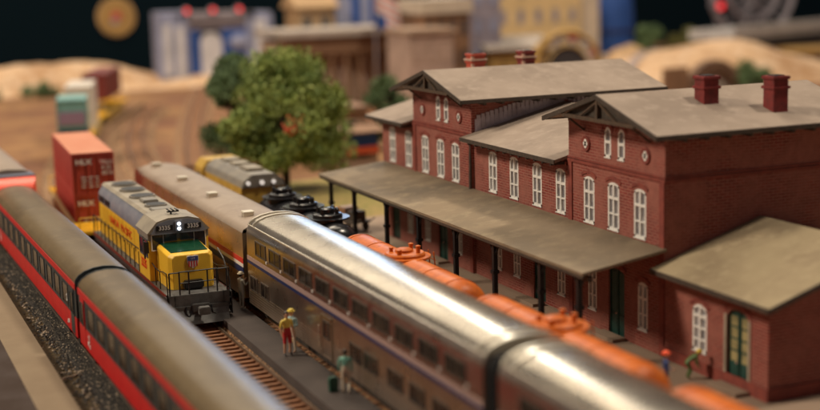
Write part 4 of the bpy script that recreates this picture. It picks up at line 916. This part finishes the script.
# ------------------------------------------------------------------ people
def person(label, loc, rz, J, cols, hat=None, hair='hair', group=None, scale=1.):
    """J: joints in metres; cols: dict region->material name"""
    t_ = None
    names = ['pelvis', 'belly', 'chest', 'neck', 'head', 'hl', 'kl', 'al', 'tl', 'hr', 'kr', 'ar', 'tr', 'sl', 'el', 'wl', 'hal', 'sr', 'er', 'wr', 'har']
    E_ = [(0, 1), (1, 2), (2, 3), (3, 4), (0, 5), (5, 6), (6, 7), (7, 8), (0, 9), (9, 10), (10, 11), (11, 12), (2, 13), (13, 14), (14, 15), (15, 16), (2, 17), (17, 18), (18, 19), (19, 20)]
    reg = ['legs', 'top', 'top', 'skin', 'legs', 'legs', 'shin', 'shoe', 'legs', 'legs', 'shin', 'shoe', 'top', 'top', 'fore', 'skin', 'top', 'top', 'fore', 'skin']
    rad = dict(pelvis=.14, belly=.135, chest=.15, neck=.055, head=.085, h=.095, k=.062, a=.045, t=.04, s=.065, e=.045, w=.032, ha=.04)
    vs = [Vector(J[n])*scale for n in names]
    me = bpy.data.meshes.new('person'); me.from_pydata([tuple(v) for v in vs], E_, [])
    ob = bpy.data.objects.new('tmp', me); C.objects.link(ob); md = ob.modifiers.new('Skin', 'SKIN'); ob.modifiers.new('Sub', 'SUBSURF').levels = 2; ob.modifiers[-1].render_levels = 2
    for i, n in enumerate(names):
        r_ = rad.get(n) or rad[n[:-1]]; sv = me.skin_vertices[0].data[i]; sv.radius = (r_*scale, r_*scale*(.8 if n in ('belly', 'chest', 'pelvis') else 1)); sv.use_root = (i == 0)
    dg = bpy.context.evaluated_depsgraph_get(); me2 = bpy.data.meshes.new_from_object(ob.evaluated_get(dg)); bpy.data.objects.remove(ob)
    mats = sorted(set(cols.values())|{'skin'})
    mb = MB(); mb.v = [tuple(v.co) for v in me2.vertices]; mb.f = [tuple(p.vertices) for p in me2.polygons]
    def near(c):
        best = None
        for (a, b), rg in zip(E_, reg):
            A, B = vs[a], vs[b]; d = B-A; u = max(0, min(1, (c-A).dot(d)/max(1e-9, d.dot(d)))); dist = (A+d*u-c).length
            if best is None or dist < best[0]: best = (dist, rg)
        return best[1]
    for p_ in me2.polygons:
        mb.m.append(mats.index(cols.get(near(p_.center), 'skin')))
    H = vs[4]; sk = mats.index('skin'); s = scale
    mb.ball(H+Vector((0, 0, .03))*s, .11*s, 14, (.82, .95, 1.15), sk)
    mb.ball(H+Vector((0, -.11, .01))*s, .022*s, 6, (1, 1, 1.3), sk)
    for e in (-1, 1):
        mb.ball(H+Vector((e*.09, 0, .02))*s, .025*s, 6, (.5, 1, 1.4), sk)
        hnd = vs[16] if e < 0 else vs[20]; wr = vs[15] if e < 0 else vs[19]; d = (hnd-wr).normalized(); side = d.cross(Vector((1, 0, 0))).normalized()
        for k in range(4):
            o_ = side*(k-1.5)*.019*s; ln = (.06, .075, .07, .055)[k]*s
            mb.tube([hnd+o_, hnd+o_+d*ln*.6, hnd+o_+d*ln+Vector((-e*.012, 0, 0))*s], .008*s, 5, sk)
        mb.tube([wr.lerp(hnd, .5)+side*-.03*s, wr.lerp(hnd, .5)+side*-.06*s+d*.03*s], .009*s, 5, sk)
    o = obj('person', mb, mats, None, smooth=60); o.location = loc; o.rotation_euler = (0, 0, rz)
    tag(o, label, 'person', group)
    m = MB(); m.ball(H+Vector((0, .015, .055))*s, .118*s, 14, (.88, 1., 1.08)); m.v = [(x, y, z) if not (y < H.y-.05*s and z < H.z+.06*s) else (x, y+.05*s, z) for x, y, z in m.v]
    obj('hair', m, hair, o, smooth=60)
    m = MB()
    for e in (-1, 1): m.ball(H+Vector((e*.038, -.098, .035))*s, .013*s, 6)
    obj('eye', m, 'pblack', o)
    if hat:
        m = MB(); hc = H+Vector((0, 0, .085))*s; m.lathe([(0, .17*s), (.015*s, .17*s), (.02*s, .125*s), (.07*s, .115*s), (.1*s, .07*s), (.11*s, .01*s)], 2, tuple(hc), 16); obj('hat', m, hat, o, smooth=40)
    return o
def pose(**k):
    J = dict(pelvis=(0, 0, .95), belly=(0, 0, 1.12), chest=(0, 0, 1.33), neck=(0, 0, 1.5), head=(0, -.01, 1.6),
             hl=(-.1, 0, .88), kl=(-.11, -.01, .5), al=(-.12, .02, .09), tl=(-.13, -.13, .04), hr=(.1, 0, .88), kr=(.11, -.01, .5), ar=(.12, .02, .09), tr=(.13, -.13, .04),
             sl=(-.2, 0, 1.4), el=(-.26, .03, 1.13), wl=(-.25, -.05, .88), hal=(-.24, -.08, .8), sr=(.2, 0, 1.4), er=(.26, .03, 1.13), wr=(.25, -.05, .88), har=(.24, -.08, .8))
    J.update(k); return J
person('person in yellow top and red shorts with dark hair, standing on the dark platform', (17.2, 54.75, .305), .15, pose(), dict(top='pyellow', fore='skin', legs='pred', shin='skin', shoe='pblack', skin='skin'), scale=1.1)
person('person in pale blue with yellow hat, behind the one in red shorts', (17.55, 55.15, .305), -.9, pose(wr=(.2, -.25, 1.15), har=(.18, -.33, 1.17)), dict(top='pblue', fore='pblue', legs='pcream', shin='pcream', shoe='pbrown', skin='skin'), hat='hatyel', hair='blonde', scale=1.08)
person('person in teal jacket and cream trousers, nearest on the dark platform', (17.55, 48.6, .305), 2.6, pose(kl=(-.13, -.08, .5), al=(-.14, .16, .12), tl=(-.14, .04, .05)), dict(top='pteal', fore='pteal', legs='pcream', shin='pcream', shoe='pbrown', skin='skin'), hair='hair', scale=1.0)
m = MB(); m.ext([(-.16, 0), (.16, 0), (.18, .48), (.12, .58), (-.12, .58), (-.18, .48)], 1, -.12, .12); m.tube([(-.1, 0, .6), (-.08, 0, .78), (.08, 0, .78), (.1, 0, .6)], .018, 6)
o = obj('travel_bag', m, 'pdkgreen', None, loc=(17.2, 49.1, .305), bevel=.03); tag(o, 'dark green travel bag standing beside the person in the teal jacket', 'bag')
person('railwayman in grey green overalls and pale cap beside the locomotive steps', (17.8, 63.7, .305), 1.9, pose(wl=(-.15, -.28, 1.25), hal=(-.12, -.36, 1.3), el=(-.26, -.08, 1.15), wr=(.15, -.28, 1.3), har=(.12, -.36, 1.36), er=(.27, -.08, 1.17)), dict(top='pgrey', fore='pgrey', legs='pgrey', shin='pgrey', shoe='pcream', skin='skin'), hat='hatpale', scale=1.04)
person('worker in navy clothes with orange red helmet between the tank cars and the station', (28.1, 42.6, .28), 1.2, pose(wr=(.18, -.25, 1.0), har=(.16, -.33, 1.0)), dict(top='pnavy', fore='pnavy', legs='pbrown', shin='pbrown', shoe='pblack', skin='skin'), hat='phelmet')
person('stooping yellow haired worker in green, close to the station wall', (30.1, 44.1, .28), 1.3, pose(belly=(0, -.12, .98), chest=(0, -.34, 1.08), neck=(0, -.48, 1.17), head=(0, -.56, 1.22), pelvis=(0, .05, .85), hl=(-.1, .05, .8), hr=(.1, .05, .8), kl=(-.12, -.14, .46), kr=(.12, -.14, .46),
       sl=(-.19, -.36, 1.1), el=(-.22, -.4, .83), wl=(-.18, -.5, .6), hal=(-.17, -.54, .52), sr=(.19, -.36, 1.1), er=(.22, -.4, .83), wr=(.18, -.5, .6), har=(.17, -.54, .52)), dict(top='pgreen', fore='pgreen', legs='pgreen', shin='pgreen', shoe='pbrown', skin='skin'), hat='hatyel', hair='blonde', scale=.84)
# handcart under the far end of the canopy
t = thing('luggage_cart', 'dark luggage cart loaded with trunks under the far end of the canopy', 'luggage cart', (29.6, 80.5, .28), .2)
m = MB(); m.box(-.7, .7, -1.6, 1.6, .62, .74)
for s in (-1, 1): m.tube([(s*.6, -1.6, .7), (s*.5, -2.3, 1.0)], .04, 6)
obj('bed', m, 'trimdark', t)
for x_ in (-.62, .62):
    for y_ in (-1.05, 1.05):
        m = MB(); m.cyl((x_-.05, y_, .33), (x_+.05, y_, .33), .33, n=18); obj('wheel', m, 'trimdark', t, smooth=30)
for i, (dx, dy, a, b, hh, mt, lb) in enumerate(((0, -1., .45, .4, .6, 'trimdark', 'black trunk at the near end of the luggage cart'), (0, -.05, .5, .42, .75, 'pbrown', 'tall brown trunk in the middle of the luggage cart'), (0, .95, .4, .4, .5, 'orangedk', 'small orange brown trunk at the far end of the luggage cart'))):
    c_, s2 = math.cos(.2), math.sin(.2); m = MB(); m.box(-a, a, -b, b, 0, hh); m.box(-a-.015, a+.015, -b-.015, b+.015, hh*.62, hh*.68); m.box(-.06, .06, -b-.03, b+.03, hh*.5, hh*.7)
    o = obj('trunk_case', m, mt, None, loc=(29.6+dx*c_-dy*s2, 80.5+dx*s2+dy*c_, 1.02), bevel=.02); o.rotation_euler = (0, 0, .2); tag(o, lb, 'trunk', 'trunks on the luggage cart')

# ------------------------------------------------------------------ background models
def houseb(name, label, x0, x1, y, d, z0, z1, wall, roof, rows=2, cols=4, rise=1.2, flat=False, cat='building', wm='bdarkwin', trimm=None):
    t = thing(name, label, cat, ((x0+x1)/2, y, z0)); w = (x1-x0)/2; h = z1-z0
    m = MB(); m.box(-w, w, 0, d, 0, h); wl = obj('wall', m, wall, t)
    if flat: m = MB(); m.box(-w-.35, w+.35, -.35, d+.35, h, h+rise)
    else: m = MB(); m.ext([(-.7, h), (d/2, h+rise), (d+.7, h), (d+.7, h-.12), (-.7, h-.12)], 0, -w-.5, w+.5)
    obj('roof', m, roof, t)
    for r_ in range(rows):
        for c_ in range(cols):
            cx = -w+2*w*(c_+.5)/cols; zz = h*(r_+.28)/rows; ww = min(.55, w/cols*.5); hh = h/rows*.5
            m = MB(); m.box(cx-ww-.08, cx+ww+.08, -.09, 0, zz-.08, zz); m.box(cx-ww-.08, cx+ww+.08, -.09, 0, zz+hh, zz+hh+.08); m.box(cx-ww-.08, cx-ww, -.09, 0, zz, zz+hh); m.box(cx+ww, cx+ww+.08, -.09, 0, zz, zz+hh)
            f = obj('window', m, 'bcream' if not trimm else trimm, t); m = MB(); m.box(cx-ww, cx+ww, -.04, .01, zz, zz+hh); obj('pane', m, wm, f)
    return t
# tunnel-like signal portal with three red lamps
t = thing('signal_house', 'grey and blue gatehouse with three red lamps on top, behind the sand hills', 'gatehouse', (55.8, 206, .2))
for s, x0, x1, hh in ((0, -9., -4.4, 10.4), (1, 4.6, 8.6, 9.9)):
    m = MB(); m.box(x0, x1, 0, 4, 0, hh)
    for k in range(4): m.box(x0+.25+k*1.15, x0+.7+k*1.15, -.15, 0, .3, hh-.5)
    obj('tower', m, 'blilac', t)
for a_, b_, c_, d_ in ((-8.3, -7.2, 1, 8.6), (-6.4, -5.2, .5, 8.2), (5.8, 7.6, 1, 8.8)): m = MB(); m.box(a_, b_, -.3, -.15, c_, d_); obj('pilaster', m, 'bwhite', t)
m = MB(); m.box(-4.4, 4.6, .6, 4, 7.6, 10.2); m.box(-6.5, 6., .0, .6, 8.9, 10.); obj('beam', m, 'bgrey', t)
m = MB(); m.box(-4.4, -2.6, .6, 1.2, .2, 7.6); m.box(.8, 4.6, .6, 1.2, 2, 7.6); obj('blue_panel', m, 'bblue', t)
m = MB(); n = 12; m.ext([(-2.5, 0), (-2.5, 5.6)]+[(-.85-1.65*math.cos(PI*i/n), 5.6+1.5*math.sin(PI*i/n)) for i in range(1, n)]+[(.8, 5.6), (.8, 0)], 1, .5, .9); obj('arched_door', m, 'bwhite', t)
m = MB(); m.ball((3.5, .3, 5.5), 1.5, 12, (1.1, .3, .8)); obj('pale_panel', m, 'blilac', t)
for x_ in (-4.6, -.6, 3.5):
    m = MB(); m.cyl((x_, -.3, 10.45), (x_, .4, 10.45), .55, n=20); l_ = obj('lamp_housing', m, 'bgrey', t, smooth=40); m = MB(); m.cyl((x_, -.5, 10.45), (x_, -.3, 10.45), .34, n=20); obj('red_lamp', m, 'redlamp', l_, smooth=40)
# round sign
t = thing('round_sign', 'round tan wall sign with reddish centre hanging on the black backdrop', 'sign', (47.4, 239.9, 9.2))
m = MB(); m.cyl((0, 0, 0), (0, -.3, 0), 3.3, n=48); obj('disc', m, 'btan', t)
m = MB(); m.lathe([(-.42, 2.7), (-.42, 3.1), (-.3, 3.1), (-.3, 2.7)], 1, (0, 0, 0), 40); obj('ring', m, 'bochre', t)
m = MB(); m.lathe([(-.38, .1), (-.38, 1.9), (-.3, 1.9)], 1, (0, 0, 0), 30); obj('centre', m, 'bgold', t); m = MB(); m.box(-.9, .9, -.5, -.38, -.3, .4); m.box(-.5, .5, -.52, -.5, .4, .9); obj('motif', m, 'bred', t)
m = MB(); m.box(-1., .2, -.5, -.38, -1.1, -.5); obj('motif', m, 'blav', t)

# brown two-tone shop row behind the tree
t = houseb('timber_warehouse', 'long brown timber warehouse with grey roof behind the largest tree', 52.9, 68.3, 165, 9, -.5, 7.6, 'bbeige', 'bgreyroof', 1, 5, .0, True, wm='bpink', trimm='bbrown')
m = MB(); m.box(-8.1, 8.1, -1.6, -.02, 6.5, 8.6); obj('fascia', m, 'bbrown', t); m = MB(); m.box(-8.5, 8.5, -2.2, 9.4, 8.6, 9.4); obj('roof_deck', m, 'bgreyroof', t)
m = MB()
for k in range(9): m.box(-7.9+k*1.95, -7.6+k*1.95, -1.5, -1.2, 0, 6.5)
obj('porch_post', m, 'bbrown', t)
houseb('tan_cottage', 'pale tan gabled cottage roof left of the blue tower, against the black backdrop', 58.6, 63.8, 176, 5, 5.5, 11.4, 'btan', 'btan', 1, 2, 2.2)
m = MB(); m.box(-4, 4, -2, 6, 0, 6); o = obj('rock_terrace', m, 'bolive', None, loc=(61, 176, -.5), bevel=.4); tag(o, 'terrace block under the tan cottage behind the brown warehouse', 'terrace')
t = thing('blue_tower', 'blue and grey tower beside the striped flag', 'tower', (68.5, 176, -.5))
m = MB(); m.box(-2.1, -1.0, 0, 3, 0, 13.5); m.box(.4, 1.2, 0, 3, 0, 13.5); obj('blue_column', m, 'bblue', t); m = MB(); m.box(-1.0, .4, .1, 3, 0, 13.8); m.box(1.2, 2.1, .1, 3, 0, 13.2); m.box(-4.4, -2.1, .3, 3, 0, 13.); obj('grey_column', m, 'blilac', t)
t = thing('flag', 'red and white striped flag with blue corner hanging beside the blue tower', 'flag', (64.1, 160.5, -.5))
m = MB(); m.cyl((-.6, 0, 0), (-.6, 0, 14.4), .12, n=8); obj('pole', m, 'bgrey', t, smooth=40)
m = MB(); nx, nz = 12, 10
def flagpt(i, j, th): u = i/nx; v = j/nz; return (-.5+u*3.6-(1-v)*.5*u, .25*math.sin(u*7)+th, 14.2-1.1*u-v*4.6-u*.6)
for j in range(nz):
    for i in range(nx):
        mi = 2 if (i < 5 and j > 5) else (0 if j % 2 else 1)
        m.add([flagpt(i, j, 0), flagpt(i+1, j, 0), flagpt(i+1, j+1, 0), flagpt(i, j+1, 0), flagpt(i, j, .06), flagpt(i+1, j, .06), flagpt(i+1, j+1, .06), flagpt(i, j+1, .06)], [(0, 3, 2, 1), (4, 5, 6, 7), (0, 1, 5, 4), (2, 3, 7, 6), (1, 2, 6, 5), (3, 0, 4, 7)], mi)
obj('cloth', m, ['bwhite', 'bsalmon', 'bblue'], t)
t = houseb('beige_shop', 'beige shop front with brown cornice behind the far station block', 63.6, 69.2, 150, 7, -.5, 8.6, 'bpink', 'bbeige', 2, 3, .5, True, wm='bpink', trimm='bbeige')
houseb('brown_block', 'taller brown block with pale parapet rising above the beige shop', 68., 74.2, 156, 7, -.5, 10.6, 'bbrown', 'bcream', 3, 4, 1.7, True, trimm='bbrown')
houseb('lavender_block', 'tall lavender block between the brown block and the yellow building', 74.6, 81., 161, 8, -.5, 14, 'blav', 'blav', 4, 3, .6, True, wm='blilac', trimm='blav')
houseb('gold_cottage', 'low golden cottage with grey roof behind the red chimneys', 78.6, 87.4, 160, 6, -.5, 5.6, 'bochre', 'bgreyroof', 1, 4, 1.5, wm='bgold', trimm='bgold')
houseb('yellow_mansion', 'large pale yellow building at the top edge of the photo', 92.5, 107.2, 186, 9, 2.2, 14.5, 'byellow', 'bcream', 3, 5, 1., True, trimm='bcream', wm='bgrey')
m = MB(); m.box(-11, 12, -4, 12, 0, 2.7); o = obj('stone_base', m, 'bgreyroof', None, loc=(100, 187, -.5), bevel=.2); tag(o, 'grey base terrace under the large pale yellow building', 'terrace')
m = MB(); m.box(0, 3.2, 0, 8, 0, 15); o = obj('cream_tower', m, 'bcream', None, loc=(107.6, 186.5, -.5), bevel=.15); tag(o, 'cream corner tower at the right end of the yellow building', 'tower')
t = thing('blue_silo', 'rounded blue tank at the top edge left of the black gap', 'silo', (116.6, 193, -.5))
m = MB(); m.lathe([(0, 3.6), (8.5, 3.7), (12.2, 3.4), (14, 2.4), (14.6, .2)], 2, (0, 0, 0), 26); obj('shell', m, 'bblue', t, smooth=40); m = MB(); m.lathe([(5.8, 3.75), (5.8, 3.9), (6.2, 3.9), (6.2, 3.75)], 2, (0, 0, 0), 26); obj('hoop', m, 'navy', t, smooth=40)
def wheel(label, x, y, zc, r, rimm, spm, cabs, legs=True, name='ferris_wheel'):
    t = thing(name, label, 'ferris wheel', (x, y, -.5)); zc += .5; n = 16
    for yy in (-.5, .5):
        m = MB(); pts = [(r*math.cos(2*PI*i/40), yy, zc+r*math.sin(2*PI*i/40)) for i in range(41)]; m.tube(pts, .24 if r < 6 else .42, 6)
        q = [(r*.62*math.cos(2*PI*i/30), yy, zc+r*.62*math.sin(2*PI*i/30)) for i in range(31)]; m.tube(q, .12 if r < 6 else .34, 5); obj('rim', m, rimm, t, smooth=40)
    m = MB()
    for i in range(n): a = 2*PI*i/n; m.cyl((0, 0, zc), (r*math.cos(a), 0, zc+r*math.sin(a)), .09 if r < 6 else .16, n=5)
    m.cyl((0, -.8, zc), (0, .8, zc), .6, n=14); obj('spokes', m, spm, t)
    for i in range(n):
        a = 2*PI*(i+.5)/n; c = (r*math.cos(a), 0, zc+r*math.sin(a)-.5); m = MB(); m.box(c[0]-.5, c[0]+.5, -.45, .45, c[2]-.45, c[2]+.1); m.box(c[0]-.55, c[0]+.55, -.5, .5, c[2]+.5, c[2]+.6)
        for sx_ in (-.45, .4): m.box(c[0]+sx_, c[0]+sx_+.05, -.03, .03, c[2]+.1, c[2]+.5)
        obj('gondola', m, cabs[i % len(cabs)], t)
    m = MB()
    for s in (-1, 1):
        for yy in (-1., 1.): m.tube([(s*r*.55, yy*1.3, 0), (0, yy*.8, zc)], .16, 6)
    obj('support', m, spm, t)
    return t
t = wheel('colourful ferris wheel with gold and red cabins behind the station roofs', 84.6, 150.5, 3.3, 4.7, 'bgold', 'bgrey', ['bgold', 'bsalmon', 'bwhite', 'bred', 'blav', 'bgold'])
m = MB(); m.lathe([(-.3, .2), (-.35, 2.9), (.1, 3.1), (.3, 2.9), (.3, .2)], 1, (0, 0, 3.8), 24); obj('hub_disc', m, 'bdarkwin', t, smooth=30)
t = wheel('large grey ferris wheel at the top right, standing in front of the black backdrop', 151.5, 203, 10.6, 8.4, 'bgrey', 'bgrey', ['blav', 'bgrey', 'bdeck', 'blav'])
m = MB(); m.cyl((-7.4, -1.2, 8.6), (-7.4, -.5, 8.6), .6, n=16); obj('red_lamp', m, 'redlamp', t)
m = MB(); m.ball((0, 0, 0), 1, 14, (3.4, 2.2, 1.9)); m.v = [(x, y, z+.25*math.sin(x*2.1+y*1.7)) for x, y, z in m.v]; o = obj('boulder', m, 'btan', None, loc=(108.5, 174.5, 2.2), smooth=50); tag(o, 'tan boulder between the blue tank and the sand hill', 'boulder')
# viaduct deck at right
t = thing('viaduct', 'grey elevated road deck with dark underside at the right edge of the photo', 'viaduct', (143, 182, 0), .35)
m = MB(); m.box(-20, 45, -3, 5, 4.2, 5.6); m.box(-20, 45, -3.2, -3, 5.0, 6.2); obj('deck', m, 'bdeck', t)
for x_ in (-2, 14, 30): m = MB(); m.box(x_-1, x_+1, -2, 4, -.5, 4.2); obj('pier', m, 'bdarkwin', t)
m = MB(); m.box(-12, 45, -2.2, 4.4, 1.8, 4.2); obj('girder', m, 'bdarkwin', t)
houseb('orange_hall', 'low orange brown hall under the viaduct at the right edge', 136, 156, 172, 6, -.5, 2.0, 'bochre', 'bochre', 1, 6, .6)
# tunnel portal in the hill
t = thing('tunnel_portal', 'brown arched tunnel mouth in the sand hill between the two red chimneys', 'tunnel portal', (105.7, 149.0, -.5)); n = 20
arc = lambda r: [(r*math.cos(PI*i/n), r*.98*math.sin(PI*i/n)) for i in range(n+1)]
m = MB()
A, B = arc(4.1), arc(3.0)
for i in range(n): m.loft([[(A[i][0], y, A[i][1]) for y in (0, 1.2)]+[(B[i][0], y, B[i][1]) for y in (1.2, 0)], [(A[i+1][0], y, A[i+1][1]) for y in (0, 1.2)]+[(B[i+1][0], y, B[i+1][1]) for y in (1.2, 0)]])
obj('arch_ring', m, 'bdark', t); m = MB(); m.ext([(-7.5, 0), (-7.5, 3.3), (-4., 3.3)]+[(-4., 0)], 1, .2, 1.); obj('wing_wall', m, 'bbrown', t)
m = MB(); m.ext([(p_[0], p_[1]) for p_ in arc(3.0)], 1, .9, 1.1); obj('opening', m, 'bgreyroof', t)
# small kiosk behind the tree (blue roof, orange front)
t = houseb('kiosk', 'small kiosk with blue front and orange sill beyond the canopy', 40.6, 43.4, 110, 3, -.4, 2.7, 'bbeige', 'bbrown', 1, 1, .4)
m = MB(); m.box(-1.3, 1.3, -.2, -.02, 1.9, 3.1); obj('sign_panel', m, 'bblue', t); m = MB(); m.box(-1.4, 1.4, -.3, -.02, 1.2, 1.8); obj('counter', m, 'orangedk', t)
houseb('brown_shed', 'low beige brown shed with flat roof beyond the canopy', 36, 46, 119, 5, -.4, 3.4, 'bbeige', 'bbrown', 1, 3, .5, True, trimm='bcream')

# far sidings on the brown earth
for i, (xa, k, lab) in enumerate(((-2, .05, 'leftmost bare siding on the brown earth'), (3.5, .06, 'second bare siding from the left on the brown earth'), (29.5, .23, 'bare siding curving away left of the large tree'), (36, .27, 'bare siding running towards the gatehouse'))):
    track((lambda xa, k: (lambda y: xa+k*(y-118)+.0006*(y-118)**2))(xa, k), 118, 200, lab, bed='ballast', dy=6)
# ------------------------------------------------------------------ scale down to 1:87
for me in bpy.data.meshes: me.transform(Matrix.Scale(S, 4))
for o in bpy.data.objects: o.location = o.location*S

# ------------------------------------------------------------------ light
def area(name, pos, tgt, size, E, col, size2=None):
    l = bpy.data.lights.new(name, 'AREA'); l.shape = 'RECTANGLE'; l.size = size*S; l.size_y = (size2 or size)*S; l.color = col
    d = Vector(tgt)-Vector(pos); l.energy = E*PI*(d.length*S)**2
    o = bpy.data.objects.new(name, l); C.objects.link(o); o.location = Vector(pos)*S; o.rotation_euler = d.to_track_quat('-Z', 'Y').to_euler()
    return o
W = (1., .85, .66)
area('hall_lamp', (-130, 112, 140), (25, 65, 0), 36, 2.35, W)
area('hall_lamp', (115, 20, 190), (31, 55, 0), 20, 1.9, (1., .86, .68))
area('hall_lamp', (30, 190, 175), (60, 190, 0), 60, 1.9, W)
area('hall_lamp', (60, 560, 240), (20, 60, 5), 200, .13, (1., .88, .70), 36)
area('hall_lamp', (150, 385, 166), (20, 40, 5), 14, .17, (1., .93, .8))
area('hall_window', (340, 760, 120), (25, 60, 5), 160, .11, (.45, .66, 1.), 60)
area('hall_lamp', (50, 110, 150), (60, 239, 0), 60, .75, W)  # unseen fill lamp added to brighten the round sign
w = bpy.data.worlds.new('World'); bpy.context.scene.world = w; w.use_nodes = True
bg = w.node_tree.nodes['Background']; bg.inputs[0].default_value = (.42, .36, .37, 1); bg.inputs[1].default_value = .2

# ------------------------------------------------------------------ camera
F = 1390.; P_ = math.radians(9.78); RO = math.radians(1.58); YW = math.radians(22.8)
fwd = Vector((math.sin(YW)*math.cos(P_), math.cos(YW)*math.cos(P_), -math.sin(P_)))
r0 = Vector((math.cos(YW), -math.sin(YW), 0)); u0 = r0.cross(fwd)
rr = r0*math.cos(RO)-u0*math.sin(RO); uu = r0*math.sin(RO)+u0*math.cos(RO)
cd = bpy.data.cameras.new('Camera'); cam = bpy.data.objects.new('Camera', cd); C.objects.link(cam)
M3 = Matrix((rr, uu, -fwd)).transposed(); cam.matrix_world = Matrix.Translation(Vector((0, 0, 16.5))*S) @ M3.to_4x4()
cd.sensor_width = 36; cd.lens = F/820*36; cd.clip_start = .005; cd.clip_end = 50
cd.dof.use_dof = True; cd.dof.focus_distance = 66.5*S; cd.dof.aperture_fstop = (cd.lens/1000)/(.84*S); cd.dof.aperture_blades = 0
sc = bpy.context.scene; sc.camera = cam
sc.view_settings.view_transform = 'Standard'; sc.view_settings.look = 'None'; sc.view_settings.gamma = 1; sc.view_settings.exposure = 0.0
sc.cycles.max_bounces = 8
